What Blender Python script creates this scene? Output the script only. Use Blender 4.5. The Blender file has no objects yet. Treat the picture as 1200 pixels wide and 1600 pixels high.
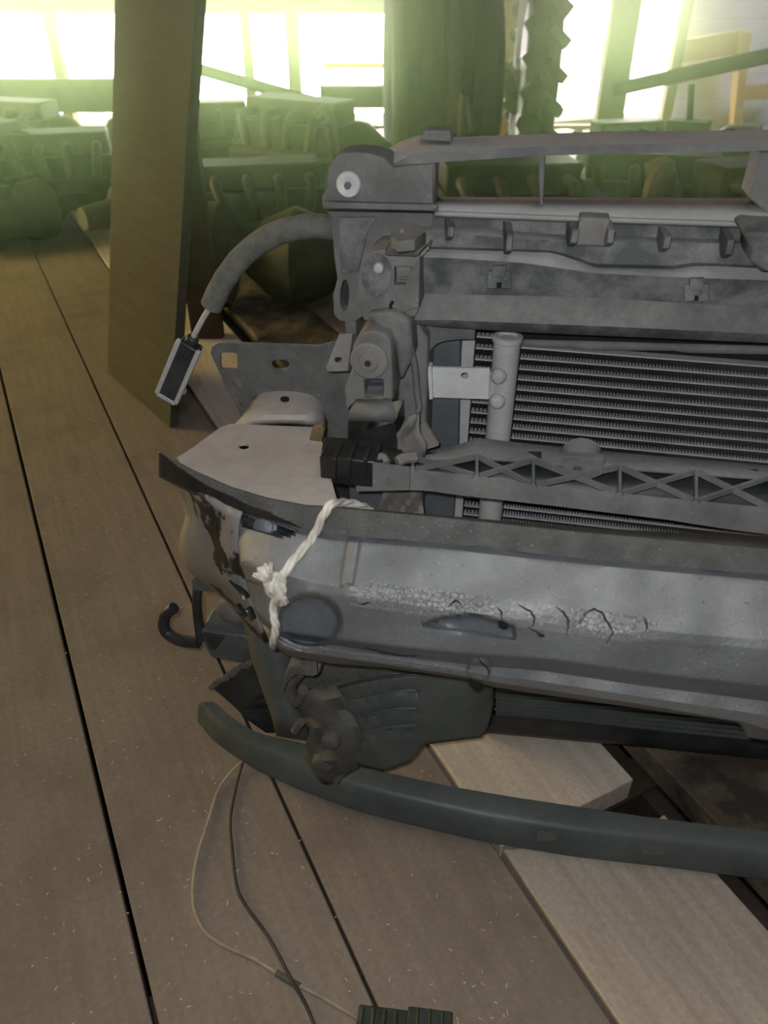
import bpy, bmesh, math, random
from mathutils import Vector, Matrix
from mathutils.geometry import tessellate_polygon
random.seed(7)
PI = math.pi
col = bpy.context.scene.collection
sc = bpy.context.scene

# ------------------------------------------------------------------ camera
PITCH = math.radians(35.6); H = 0.86; FPX = 1200.0
cd = bpy.data.cameras.new('camera'); cam = bpy.data.objects.new('camera', cd); col.objects.link(cam)
cam.location = (0, 0, H); cam.rotation_euler = (PI / 2 - PITCH, 0, 0)
cd.sensor_fit = 'VERTICAL'; cd.sensor_height = 24; cd.lens = 24 * FPX / 1600
cd.clip_start = 0.02; cd.clip_end = 200
cd.dof.use_dof = True; cd.dof.focus_distance = 0.84; cd.dof.aperture_fstop = 5.0
sc.camera = cam
# ------------------------------------------------------------------ view
sc.view_settings.view_transform = 'Standard'; sc.view_settings.look = 'None'
sc.view_settings.gamma = 1; sc.view_settings.use_curve_mapping = False
sc.view_settings.exposure = 0.0
# ------------------------------------------------------------------ world: overexposed daylight outside
w = bpy.data.worlds.new('daylight'); sc.world = w; w.use_nodes = True
bg = w.node_tree.nodes['Background']; bg.inputs[0].default_value = (1.0, 1.0, 0.80, 1); bg.inputs[1].default_value = 24.0


def light(name, typ, loc, energy, color, size=0.1, rot=(0, 0, 0), size_y=None, portal=False):
    d = bpy.data.lights.new(name, typ); o = bpy.data.objects.new(name, d); col.objects.link(o)
    o.location = loc; o.rotation_euler = rot; d.energy = energy; d.color = color
    if typ == 'AREA':
        d.size = size
        if size_y: d.shape = 'RECTANGLE'; d.size_y = size_y
        if portal: d.cycles.is_portal = True
    else:
        d.shadow_soft_size = size
    return o


# the phone's own flash, beside the lens
light('camera_flash', 'POINT', (-0.015, 0.0, H + 0.02), 11.5, (0.96, 0.98, 1.0), 0.006)
# low daylight through the far openings
light('opening_portal', 'AREA', (0.0, 5.46, 0.42), 1, (1, 1, 1), 7.5, (-PI / 2, 0, 0), 0.86, portal=True)
# warm daylight from the left, from an added lamp; its window is made up
light('left_daylight_fill', 'AREA', (-4.36, 2.6, 1.35), 165, (1.0, 0.90, 0.30), 1.3, (0, math.radians(-80), 0), 1.5)

# cool fill lamp added to whiten the far wall; its window is made up
light('far_wall_fill', 'AREA', (3.3, 4.3, 2.5), 75, (0.86, 0.93, 1.0), 1.0, (math.radians(35), 0, math.radians(8)))
# soft overhead fill lamp added to lift upward faces; no such window seen
light('overhead_fill', 'AREA', (0.5, -0.1, 2.5), 9, (0.96, 0.97, 1.0), 1.3)

# ------------------------------------------------------------------ pixel <-> place
FW = Vector((0, math.cos(PITCH), -math.sin(PITCH))); UPV = Vector((0, math.sin(PITCH), math.cos(PITCH))); RT = Vector((1, 0, 0))
C0 = Vector((0, 0, H)); YAW = math.radians(-11)
U = Vector((math.cos(YAW), math.sin(YAW), 0)); N = Vector((math.sin(YAW), -math.cos(YAW), 0)); ZV = Vector((0, 0, 1))
O0 = Vector((0, 0.70, 0))


def ray(x, y): return FW + RT * ((x - 600) / FPX) + UPV * ((800 - y) / FPX)
def P(x, y, n):                                                   # on the assembly's upright plane n metres in front of the core
    d = ray(x, y); return C0 + d * (((O0 - C0).dot(N) + n) / d.dot(N))
def Z(x, y, z=0.0):                                               # on a level plane
    d = ray(x, y); return C0 + d * ((z - H) / d.z)
def D(x, y, Y):                                                   # on an upright plane facing the camera
    d = ray(x, y); return C0 + d * (Y / d.y)
def A(u, n, z): return O0 + U * u + N * n + ZV * z


# ------------------------------------------------------------------ materials
def mat(name, c1, c2, scale=20, rough=0.7, bump=0.2, metal=0.0, detail=6, lo=0.35, hi=0.65, bscale=None, spec=0.4,
        speck=None, speck_scale=300, speck_t=0.72, stretch=None, crackle=None, black=None, dspeck=0, crack_all=False):
    m = bpy.data.materials.new(name); m.use_nodes = True; nt = m.node_tree; nd = nt.nodes; ln = nt.links
    b = nd['Principled BSDF']; b.inputs['Roughness'].default_value = rough; b.inputs['Metallic'].default_value = metal
    b.inputs['Specular IOR Level'].default_value = spec
    tc = nd.new('ShaderNodeTexCoord'); mp = nd.new('ShaderNodeMapping'); ln.new(tc.outputs['Object'], mp.inputs[0])
    if stretch: mp.inputs['Rotation'].default_value = stretch[1]; mp.inputs['Scale'].default_value = stretch[0]
    def noise(s, d=6, r=0.6, vec=None):
        n = nd.new('ShaderNodeTexNoise'); n.inputs['Scale'].default_value = s; n.inputs['Detail'].default_value = d
        n.inputs['Roughness'].default_value = r; ln.new((vec or mp).outputs[0], n.inputs['Vector']); return n
    def ramp(src, a, b_, ca=(0, 0, 0, 1), cb=(1, 1, 1, 1)):
        r = nd.new('ShaderNodeValToRGB'); r.color_ramp.elements[0].position = a; r.color_ramp.elements[1].position = b_
        r.color_ramp.elements[0].color = ca; r.color_ramp.elements[1].color = cb; ln.new(src, r.inputs[0]); return r
    def mix(f, a, b_):
        x = nd.new('ShaderNodeMix'); x.data_type = 'RGBA'; ln.new(f, x.inputs[0])
        for s, v in ((6, a), (7, b_)):
            if isinstance(v, tuple): x.inputs[s].default_value = (*v, 1)
            else: ln.new(v, x.inputs[s])
        return x.outputs[2]
    n1 = noise(scale, detail); c = mix(ramp(n1.outputs[0], lo, hi).outputs[0], c1, c2)
    n3 = noise(scale * 9, 3)
    c = mix(ramp(n3.outputs[0], 0.3, 0.75, (0, 0, 0, 1), (0.35, 0.35, 0.35, 1)).outputs[0], c, tuple(v * 0.62 for v in c1))
    if speck:
        n2 = noise(speck_scale, 2); c = mix(ramp(n2.outputs[0], speck_t, speck_t + 0.04).outputs[0], c, speck)
    if dspeck:
        n5 = noise(dspeck, 2); c = mix(ramp(n5.outputs[0], 0.68, 0.74, (0, 0, 0, 1), (.75, .75, .75, 1)).outputs[0], c, tuple(v * 0.35 for v in c1))
    hsrc = noise(bscale or scale * 6, 5).outputs[0]
    if crackle:                                                    # cracked skin, in patches
        v = nd.new('ShaderNodeTexVoronoi'); v.feature = 'DISTANCE_TO_EDGE'; v.inputs['Scale'].default_value = crackle
        nn = noise(crackle * 0.8, 4)
        mv = nd.new('ShaderNodeVectorMath'); mv.operation = 'MULTIPLY_ADD'; ln.new(nn.outputs['Color'], mv.inputs[0])
        mv.inputs[1].default_value = (1.2 / crackle,) * 3; ln.new(mp.outputs[0], mv.inputs[2]); ln.new(mv.outputs[0], v.inputs['Vector'])
        ed = ramp(v.outputs['Distance'], 0.0, 0.07 if crack_all else 0.12, (.75, .75, .75, 1), (0, 0, 0, 1))
        mk = ramp(noise(11, 3).outputs[0], *((0.44, 0.60) if crack_all else (0.60, 0.74)))
        mm = nd.new('ShaderNodeMath'); mm.operation = 'MULTIPLY'; ln.new(ed.outputs[0], mm.inputs[0]); ln.new(mk.outputs[0], mm.inputs[1])
        c = mix(mm.outputs[0], c, (0.08, 0.082, 0.085))
        hh = nd.new('ShaderNodeMath'); hh.operation = 'SUBTRACT'; ln.new(hsrc, hh.inputs[0]); ln.new(mm.outputs[0], hh.inputs[1]); hsrc = hh.outputs[0]
    if black:
        n4 = noise(black[0], 5); c = mix(ramp(n4.outputs[0], black[1], black[1] + 0.03).outputs[0], c, black[2])
    ln.new(c, b.inputs['Base Color'])
    if bump:
        bp = nd.new('ShaderNodeBump'); bp.inputs['Strength'].default_value = bump; bp.inputs['Distance'].default_value = 0.002
        ln.new(hsrc, bp.inputs['Height']); ln.new(bp.outputs[0], b.inputs['Normal'])
    return m


def wood(name, c1, c2, ang=math.radians(27), rough=0.85, grain=1.0, stain=0.4, seed=0.0, dark=(0.10, 0.07, 0.045)):
    m = bpy.data.materials.new(name); m.use_nodes = True; nt = m.node_tree; nd = nt.nodes; ln = nt.links
    b = nd['Principled BSDF']; b.inputs['Roughness'].default_value = rough; b.inputs['Specular IOR Level'].default_value = 0.2
    tc = nd.new('ShaderNodeTexCoord'); rot = nd.new('ShaderNodeMapping'); rot.inputs['Rotation'].default_value = (0, 0, -ang); rot.inputs['Location'].default_value = (seed, seed, 0)
    ln.new(tc.outputs['Object'], rot.inputs[0])
    st = nd.new('ShaderNodeMapping'); st.inputs['Scale'].default_value = (1, 0.06, 1); ln.new(rot.outputs[0], st.inputs[0])
    def noise(s, src, d=6, r=0.62):
        n = nd.new('ShaderNodeTexNoise'); n.inputs['Scale'].default_value = s; n.inputs['Detail'].default_value = d; n.inputs['Roughness'].default_value = r
        ln.new(src.outputs[0], n.inputs['Vector']); return n
    def ramp(src, a, b_, k=1.0):
        r = nd.new('ShaderNodeValToRGB'); r.color_ramp.elements[0].position = a; r.color_ramp.elements[1].position = b_
        r.color_ramp.elements[1].color = (k, k, k, 1); ln.new(src.outputs[0], r.inputs[0]); return r.outputs[0]
    def mix(f, a, b_):
        x = nd.new('ShaderNodeMix'); x.data_type = 'RGBA'; ln.new(f, x.inputs[0])
        for s, v in ((6, a), (7, b_)):
            if isinstance(v, tuple): x.inputs[s].default_value = (*v, 1)
            else: ln.new(v, x.inputs[s])
        return x.outputs[2]
    g = noise(70, st); c = mix(ramp(g, 0.35, 0.65), c1, c2)
    g2 = noise(9, rot, 8); c = mix(ramp(g2, 0.5, 0.72, stain), c, dark)
    g4 = noise(2.3, rot, 4); c = mix(ramp(g4, 0.45, 0.7, stain * 0.6), c, tuple(v * 0.6 for v in c1))
    g3 = noise(260, rot, 2); c = mix(ramp(g3, 0.70, 0.78, 0.5), c, (0.50, 0.43, 0.32))
    g5 = noise(150, rot, 3); c = mix(ramp(g5, 0.35, 0.7, 0.4), c, tuple(v * 0.6 for v in c1))
    ln.new(c, b.inputs['Base Color'])
    bp = nd.new('ShaderNodeBump'); bp.inputs['Strength'].default_value = 0.35 * grain; bp.inputs['Distance'].default_value = 0.002
    ad = nd.new('ShaderNodeMath'); ad.operation = 'ADD'; ln.new(g.outputs[0], ad.inputs[0]); gb = noise(60, rot, 6); ln.new(gb.outputs[0], ad.inputs[1])
    ln.new(ad.outputs[0], bp.inputs['Height']); ln.new(bp.outputs[0], b.inputs['Normal'])
    return m


M = {}
M['plastic'] = mat('dusty_grey_plastic', (0.12, 0.125, 0.118), (0.205, 0.205, 0.193), 22, 0.75, 0.15, speck=(0.34, 0.34, 0.33), speck_scale=420)
M['plastic_mottled'] = mat('mottled_dusty_plastic', (0.075, 0.082, 0.082), (0.20, 0.205, 0.20), 34, 0.7, 0.2, lo=0.40, hi=0.62, speck=(0.3, 0.3, 0.3), speck_scale=500)
M['ledge'] = mat('thick_dust', (0.30, 0.30, 0.285), (0.36, 0.355, 0.34), 14, 0.9, 0.08)
M['beam'] = mat('dusty_crackled_steel', (0.160, 0.164, 0.164), (0.200, 0.202, 0.200), 12, 0.5, 0.3, bscale=420, speck=(0.42, 0.42, 0.42), speck_scale=520, speck_t=0.70, crackle=240, spec=0.5, dspeck=210)
M['beam_crackle'] = mat('blistered_skin', (0.165, 0.170, 0.172), (0.215, 0.218, 0.216), 12, 0.34, 0.55, bscale=300, speck=(0.5, 0.5, 0.5), speck_scale=420, speck_t=0.68, crackle=270, crack_all=True, spec=0.7)
M['beam_shaded_face'] = mat('shaded_less_dusty_steel', (0.105, 0.111, 0.114), (0.150, 0.155, 0.157), 12, 0.45, 0.4, bscale=420, speck=(0.42, 0.42, 0.42), speck_scale=520, speck_t=0.70, crackle=240, spec=0.5)  # less dust and the shade of upright faces, both in the colour
M['beam_grime_shade'] = mat('shaded_blue_grey_steel', (0.085, 0.095, 0.105), (0.12, 0.13, 0.14), 30, 0.45, 0.3, bscale=420, speck=(0.3, 0.3, 0.3), speck_scale=620, speck_t=0.72, spec=0.5)  # blue-grey steel, with the shade of dish and wedge put into the colour
M['flange'] = mat('grimy_flange_steel', (0.068, 0.068, 0.064), (0.112, 0.111, 0.106), 40, 0.6, 0.2, speck=(0.3, 0.3, 0.28), speck_scale=600, speck_t=0.68)
M['blackpaint'] = mat('black_paint', (0.012, 0.012, 0.012), (0.03, 0.029, 0.027), 25, 0.35, 0.1, spec=0.5)
M['stained'] = mat('black_paint_under_dust', (0.15, 0.15, 0.148), (0.21, 0.205, 0.20), 15, 0.6, 0.25, black=(17, 0.54, (0.016, 0.015, 0.014)), speck=(0.33, 0.33, 0.33))
M['crash'] = mat('pale_dusty_steel', (0.36, 0.33, 0.30), (0.43, 0.395, 0.365), 9, 0.8, 0.12)
M['platemetal'] = mat('galvanised_plate', (0.10, 0.102, 0.10), (0.15, 0.152, 0.148), 60, 0.55, 0.12, speck=(0.3, 0.3, 0.3), speck_scale=380, speck_t=0.7)
M['alu'] = mat('dusty_aluminium', (0.38, 0.385, 0.385), (0.46, 0.465, 0.46), 30, 0.55, 0.1, metal=0.0)
M['tube'] = mat('aluminium_tube', (0.42, 0.43, 0.44), (0.55, 0.56, 0.57), 30, 0.45, 0.05, metal=0.2)
M['fin'] = mat('aluminium_fin', (0.13, 0.133, 0.14), (0.20, 0.204, 0.210), 40, 0.5, 0.0, metal=0.2)
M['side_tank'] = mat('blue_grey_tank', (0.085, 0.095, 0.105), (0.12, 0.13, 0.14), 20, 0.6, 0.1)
M['duct'] = mat('dusty_green_grey_duct', (0.078, 0.092, 0.088), (0.115, 0.127, 0.118), 14, 0.65, 0.1, speck=(0.25, 0.25, 0.25), speck_scale=420, speck_t=0.74)
M['lower'] = mat('dusty_blue_grey_tube', (0.075, 0.090, 0.090), (0.115, 0.130, 0.128), 12, 0.45, 0.08, speck=(0.25, 0.25, 0.25), speck_scale=420, speck_t=0.75)
M['darkplastic'] = mat('dark_plastic', (0.020, 0.024, 0.025), (0.05, 0.055, 0.055), 30, 0.45, 0.1)
M['bracket'] = mat('brown_dust_bracket', (0.085, 0.085, 0.078), (0.130, 0.125, 0.112), 24, 0.85, 0.2)
M['rubber'] = mat('dusty_rubber', (0.17, 0.162, 0.15), (0.235, 0.225, 0.21), 30, 0.9, 0.15)
M['washer'] = mat('steel_washer', (0.52, 0.525, 0.52), (0.60, 0.605, 0.60), 60, 0.5, 0.05)
M['conduit'] = mat('conduit_rubber', (0.11, 0.115, 0.10), (0.17, 0.172, 0.15), 90, 0.85, 0.3)
M['twine'] = mat('pale_polypropylene_twine', (0.50, 0.47, 0.41), (0.72, 0.69, 0.62), 60, 0.45, 0.3, stretch=((1, 1, 1), (0, 0, 0)), bscale=500)
M['cream_wire'] = mat('cream_insulation', (0.30, 0.25, 0.18), (0.42, 0.36, 0.27), 60, 0.6, 0.0)
M['black_wire'] = mat('black_insulation', (0.04, 0.037, 0.034), (0.07, 0.062, 0.055), 60, 0.6, 0.0)
M['connector'] = mat('green_black_connector', (0.018, 0.026, 0.018), (0.05, 0.06, 0.042), 60, 0.55, 0.1)
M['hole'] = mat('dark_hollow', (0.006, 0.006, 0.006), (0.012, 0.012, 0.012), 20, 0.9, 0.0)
M['rust'] = mat('brown_chip', (0.12, 0.08, 0.04), (0.2, 0.14, 0.08), 60, 0.8, 0.2)
M['floor'] = wood('trodden_floorboards', (0.25, 0.205, 0.165), (0.305, 0.250, 0.204), stain=0.5, grain=1.1, dark=(.15, .112, .085))
M['plank_new'] = wood('sawn_pale_wood', (0.44, 0.37, 0.30), (0.57, 0.49, 0.405), stain=0.22, dark=(.2, .15, .1), seed=3.1, grain=1.6)
M['plank_pale'] = wood('pale_dusty_wood', (0.56, 0.485, 0.41), (0.72, 0.63, 0.54), stain=.2, seed=4.2, grain=1.4, dark=(.3, .23, .17))
M['plank_dirty'] = mat('dirty_wood', (0.045, 0.040, 0.032), (0.22, 0.175, 0.115), 9, 0.85, .5, detail=8, lo=.42, hi=.60, speck=(.3, .28, .22), black=(13, .56, (.085, .062, .042)))
M['joist'] = wood('dark_joist', (0.05, 0.04, 0.03), (0.07, 0.055, 0.04), stain=.5, seed=5.7, dark=(0.022, 0.018, 0.014))
M['board'] = wood('dark_board', (0.075, 0.070, 0.050), (0.095, 0.088, 0.062), ang=0.6, stain=0.25, seed=9.0, dark=(0.05, 0.045, 0.03))
M['post'] = wood('post_wood', (0.12, 0.095, 0.055), (0.17, 0.13, 0.075), ang=0, stain=0.3, seed=2.0)
M['tan_wood'] = wood('tan_frame_wood', (0.50, 0.32, 0.15), (0.60, 0.40, 0.20), ang=0, stain=0.1, seed=1.0)
M['white_wall'] = wood('white_boards', (0.74, 0.75, 0.76), (0.80, 0.81, 0.82), ang=PI / 2, stain=0.08, seed=6.0)
M['barn'] = wood('barn_boards', (0.10, 0.075, 0.05), (0.14, 0.105, 0.07), ang=0, stain=0.4, seed=8.0)
M['earth'] = mat('dark_earth', (0.012, 0.010, 0.008), (0.02, 0.017, 0.013), 8, 1.0, 0.3)
M['scrap'] = mat('oily_metal', (0.030, 0.030, 0.022), (0.075, 0.068, 0.045), 12, 0.55, 0.3, metal=0.0)
M['scrap_rust'] = mat('rusty_metal', (0.06, 0.038, 0.022), (0.09, 0.06, 0.033), 10, 0.8, 0.3)
M['scrap_light'] = mat('dull_metal', (0.10, 0.095, 0.07), (0.15, 0.14, 0.10), 14, 0.6, 0.2)
M['tyre'] = mat('tyre_rubber', (0.026, 0.026, 0.022), (0.055, 0.052, 0.042), 30, 0.8, 0.3)


# ------------------------------------------------------------------ mesh kit
class MB:
    def __init__(s): s.v = []; s.f = []
    def add(s, vs, fs):
        k = len(s.v); s.v += [Vector(v) for v in vs]; s.f += [tuple(i + k for i in f) for f in fs]; return s
    def box(s, c, sx, sy, sz, ax=U, ay=None, az=ZV):               # centre, full sizes along three axes
        ay = ay if ay is not None else az.cross(ax)
        vs = [c + ax * (sx / 2 * i) + ay * (sy / 2 * j) + az * (sz / 2 * k) for i in (-1, 1) for j in (-1, 1) for k in (-1, 1)]
        return s.add(vs, [(0, 1, 3, 2), (4, 6, 7, 5), (0, 4, 5, 1), (2, 3, 7, 6), (0, 2, 6, 4), (1, 5, 7, 3)])
    def bar(s, a, b, wx, wy, ref=ZV):                              # square bar from a to b
        d = (b - a); L = d.length; d = d.normalized(); x = d.cross(ref)
        if x.length < 1e-3: x = d.cross(Vector((1, 0, 0)))
        x.normalize(); y = x.cross(d).normalized()
        return s.box((a + b) / 2, L, wx, wy, d, x, y)
    def tube(s, pts, r, seg=10, smooth=6, cap=True, rfun=None, flat=1.0):
        pts = [Vector(p) for p in pts]
        if smooth and len(pts) > 2: pts = catmull(pts, smooth)
        n = len(pts); ref = None; rings = []
        for i, p in enumerate(pts):
            t = (pts[min(i + 1, n - 1)] - pts[max(i - 1, 0)]).normalized()
            if ref is None:
                ref = t.cross(ZV if abs(t.z) < 0.9 else Vector((1, 0, 0))).normalized()
            ref = (ref - t * ref.dot(t)).normalized(); b = t.cross(ref)
            rr = r if rfun is None else r * rfun(i / (n - 1))
            rings.append([p + ref * (math.cos(2 * PI * k / seg) * rr) + b * (math.sin(2 * PI * k / seg) * rr * flat) for k in range(seg)])
        vs = [v for r_ in rings for v in r_]
        fs = [(i * seg + k, i * seg + (k + 1) % seg, (i + 1) * seg + (k + 1) % seg, (i + 1) * seg + k) for i in range(n - 1) for k in range(seg)]
        if cap: fs += [tuple(range(seg))[::-1], tuple((n - 1) * seg + k for k in range(seg))]
        return s.add(vs, fs)
    def lathe(s, c, axis, prof, seg=28, squash=None):                # prof: (radius, along); squash an optional (dir, factor)
        axis = axis.normalized(); x = axis.cross(ZV if abs(axis.z) < 0.9 else Vector((1, 0, 0))).normalized(); y = axis.cross(x)
        vs = []
        for r, h in prof:
            for k in range(seg):
                a = 2 * PI * k / seg; vs.append(c + axis * h + x * (r * math.cos(a)) + y * (r * math.sin(a)))
        m = len(prof)
        fs = [(i * seg + k, i * seg + (k + 1) % seg, (i + 1) * seg + (k + 1) % seg, (i + 1) * seg + k) for i in range(m - 1) for k in range(seg)]
        fs += [tuple(range(seg))[::-1], tuple((m - 1) * seg + k for k in range(seg))]
        return s.add(vs, fs)
    def slab(s, outer, vec, holes=()):                             # planar outline (world points) pushed back along vec
        loops = [[Vector(p) for p in outer]] + [[Vector(p) for p in h] for h in holes]
        fl = [p for l in loops for p in l]; n = len(fl)
        tris = tessellate_polygon(loops)
        fs = [tuple(t) for t in tris] + [tuple(i + n for i in t)[::-1] for t in tris]
        k = 0
        for l in loops:
            for i in range(len(l)):
                a, b = k + i, k + (i + 1) % len(l); fs.append((a, b, b + n, a + n))
            k += len(l)
        return s.add(fl + [p + vec for p in fl], fs)
    def grid(s, rows, closed=False):
        m = len(rows[0]); vs = [p for r in rows for p in r]; R = len(rows)
        fs = [(i * m + j, i * m + j + 1, ((i + 1) % R) * m + j + 1, ((i + 1) % R) * m + j) for i in range(R if closed else R - 1) for j in range(m - 1)]
        if closed: fs += [tuple(i * m for i in range(R)), tuple(i * m + m - 1 for i in range(R))[::-1]]
        return s.add(vs, fs)


def catmull(pts, k):
    out = []
    for i in range(len(pts) - 1):
        p0 = pts[max(i - 1, 0)]; p1 = pts[i]; p2 = pts[i + 1]; p3 = pts[min(i + 2, len(pts) - 1)]
        for j in range(k):
            t = j / k
            out.append(0.5 * ((2 * p1) + (p2 - p0) * t + (2 * p0 - 5 * p1 + 4 * p2 - p3) * t * t + (3 * p1 - p0 - 3 * p2 + p3) * t ** 3))
    out.append(pts[-1]); return out


orig = {}
def build(name, mb, m, parent=None, bevel=0, solid=0, angle=40, offset=-1):
    base = orig[parent.name] if parent is not None else Vector((0, 0, 0))
    if parent is None and mb.v:
        lo = [min(v[i] for v in mb.v) for i in range(3)]; hi = [max(v[i] for v in mb.v) for i in range(3)]
        base = Vector(((lo[0] + hi[0]) / 2, (lo[1] + hi[1]) / 2, lo[2]))
    me = bpy.data.meshes.new(name); me.from_pydata([v - base for v in mb.v], [], mb.f)
    bm = bmesh.new(); bm.from_mesh(me); bmesh.ops.recalc_face_normals(bm, faces=bm.faces); bm.to_mesh(me); bm.free()
    me.materials.append(M[m] if isinstance(m, str) else m)
    o = bpy.data.objects.new(name, me); col.objects.link(o); orig[o.name] = base
    if parent is not None: o.parent = parent
    else: o.location = base
    for p in me.polygons: p.use_smooth = True
    me.set_sharp_from_angle(angle=math.radians(angle))
    if solid:
        s = o.modifiers.new('solid', 'SOLIDIFY'); s.thickness = solid; s.offset = offset
    if bevel:
        b = o.modifiers.new('bevel', 'BEVEL'); b.width = bevel; b.segments = 2; b.limit_method = 'ANGLE'; b.angle_limit = math.radians(35); b.harden_normals = False
    return o


def thing(name, label, cat, loc, group=None):
    o = bpy.data.objects.new(name, None); col.objects.link(o); o.location = loc; o.empty_display_size = 0.05
    orig[o.name] = Vector(loc); return tag(o, label, cat, group)
def tag(o, label, cat, group=None, kind=None):
    o['label'] = label; o['category'] = cat
    if group: o['group'] = group
    if kind: o['kind'] = kind
    return o
def struct(o, label=None):
    o['kind'] = 'structure'
    if label: o['label'] = label
    return o
def lab(o, label): o['label'] = label; return o


def interp(pts, x):
    if x <= pts[0][0]:
        a, b = pts[0], pts[1]
        return a[1] + (b[1] - a[1]) * (x - a[0]) / (b[0] - a[0])
    for a, b in zip(pts, pts[1:]):
        if x <= b[0]: return a[1] + (b[1] - a[1]) * (x - a[0]) / (b[0] - a[0])
    a, b = pts[-2], pts[-1]
    return a[1] + (b[1] - a[1]) * (x - a[0]) / (b[0] - a[0])


def strip(rows, x0, x1, k=40):
    """rows: (y-curve points, n or n-curve). One grid between image columns x0..x1."""
    out = []
    for ys, ns in rows:
        r = []
        for j in range(k + 1):
            x = x0 + (x1 - x0) * j / k
            n = ns if isinstance(ns, (int, float)) else interp(ns, x)
            r.append(P(x, interp(ys, x), n))
        out.append(r)
    return out


def ell(cx, cy, rx, ry, f, k=16, rot=0):
    return [f(cx + rx * math.cos(a) * math.cos(rot) - ry * math.sin(a) * math.sin(rot), cy + rx * math.cos(a) * math.sin(rot) + ry * math.sin(a) * math.cos(rot)) for a in (2 * PI * i / k for i in range(k))]
def rrect(x0, y0, x1, y1, r, f):
    out = []
    for cx, cy, a0 in ((x1 - r, y0 + r, -90), (x1 - r, y1 - r, 0), (x0 + r, y1 - r, 90), (x0 + r, y0 + r, 180)):
        for i in range(4):
            a = math.radians(a0 + i * 30); out.append(f(cx + r * math.cos(a), cy + r * math.sin(a)))
    return out
def pts(l, f): return [f(*p) for p in l]
def Pn(n): return lambda x, y: P(x, y, n)
def Zn(z): return lambda x, y: Z(x, y, z)

XR = 1420                                                          # the parts run on past the right edge of the frame
# ================================================================== SETTING
AD = math.radians(27); ALONG = Vector((-math.sin(AD), math.cos(AD), 0)); ACR = Vector((math.cos(AD), math.sin(AD), 0))
def board_mb(mb, a0, a1, l0, l1, top=0.0, th=0.04):
    c = ACR * ((a0 + a1) / 2) + ALONG * ((l0 + l1) / 2) + ZV * (top - th / 2)
    mb.box(c, a1 - a0, l1 - l0, th, ACR, ALONG, ZV)
def LEN(a): return min(9.0, (5.40 - a * .454) / .891)
def plank_poly(mb, pl, top): mb.slab([ACR * a + ALONG * l + ZV * top for a, l in pl], -ZV * .04)
fl = MB(); seams = [-0.055, 0.148, 0.353]
edges = [-0.055 - 0.205 * k for k in range(22, 0, -1)] + seams
for i, (a, b) in enumerate(zip(edges, edges[1:])):
    g = 0.0038
    board_mb(fl, a + g / 2 + (0.001 if abs(a + 0.055) < .01 else 0), b - g / 2 - (0.001 if abs(b + 0.055) < .01 else 0), -2.2, LEN(b), random.choice((0, -0.001, -0.002)))
struct(build('floor', fl, 'floor', bevel=0.002), 'wide worn grey-brown floorboards')
fr = MB()
for k in range(20):
    a = 0.83 + 0.205 * k; board_mb(fr, a + 0.002, a + 0.203, -2.5, LEN(a + .2), -0.001)
fr_o = build('floor', fr, 'floor', bevel=0.002); struct(fr_o, 'worn floorboards right of the gap')
# pale planks and the dirty one, by the hole
p1 = MB(); plank_poly(p1, [(.3575, .393), (.562, .393), (.562, LEN(.46)), (.3575, LEN(.46))], .002)
tag(build('wooden_plank', p1, 'plank_pale', bevel=0.0015), 'pale sawn plank with its cut end showing rings, under the radiator', 'plank')
p2 = MB(); plank_poly(p2, [(.3575, -2.2), (.562, -2.2), (.562, .338), (.548, .336), (.53, .342), (.46, .349), (.40, .373), (.3575, .390)], .001)
tag(build('wooden_plank', p2, 'plank_new', bevel=0.0015), 'pale rough plank running out of the bottom right, in front of the bumper tube', 'plank')
p3 = MB(); board_mb(p3, 0.612, 0.827, -2.2, LEN(.73), 0.0)
tag(build('wooden_plank', p3, 'plank_dirty', bevel=0.002), 'dirty brown plank with black stains, right of the dark gap', 'plank')
js = MB()
for s in (-1.4, -0.3, 0.42, 1.5, 2.6, 3.7, 4.8): js.box(ALONG * (s) + ACR * (-0.5) + ZV * (-0.10), 9.5, 0.05, 0.10, (ACR + ALONG * .0).normalized(), None, ZV)
js2 = MB(); js2.box(ALONG * 1.5 + ACR * 0.605 + ZV * (-0.085), 0.025, 7, 0.06, ACR, ALONG, ZV)
struct(build('floor_joists', js, 'joist')); struct(build('trim_1', js2, 'joist'))
er = MB(); er.box(Vector((0, 3, -0.62)), 14, 14, 0.1, Vector((1, 0, 0)), Vector((0, 1, 0)), ZV); struct(build('ground', er, 'earth'))
X1 = Vector((1, 0, 0)); Y1 = Vector((0, 1, 0))
WY = 5.5
def wallbox(name, x0, x1, y0, y1, z0, z1, m, lbl=None):
    b = MB(); b.box(Vector(((x0 + x1) / 2, (y0 + y1) / 2, (z0 + z1) / 2)), x1 - x0, y1 - y0, z1 - z0, X1, Y1, ZV); return struct(build(name, b, m), lbl)
wallbox('ceiling', -4.6, 4.6, -2.6, 5.7, 2.6, 2.66, 'barn')
wallbox('wall_left', -4.6, -4.5, -2.6, 5.7, -0.57, 2.6, 'barn')
wallbox('wall_right', 4.5, 4.6, -2.6, 5.7, -0.57, 2.6, 'barn')
wallbox('wall_back', -4.5, 4.5, -2.6, -2.5, -0.57, 2.6, 'barn')
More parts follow.
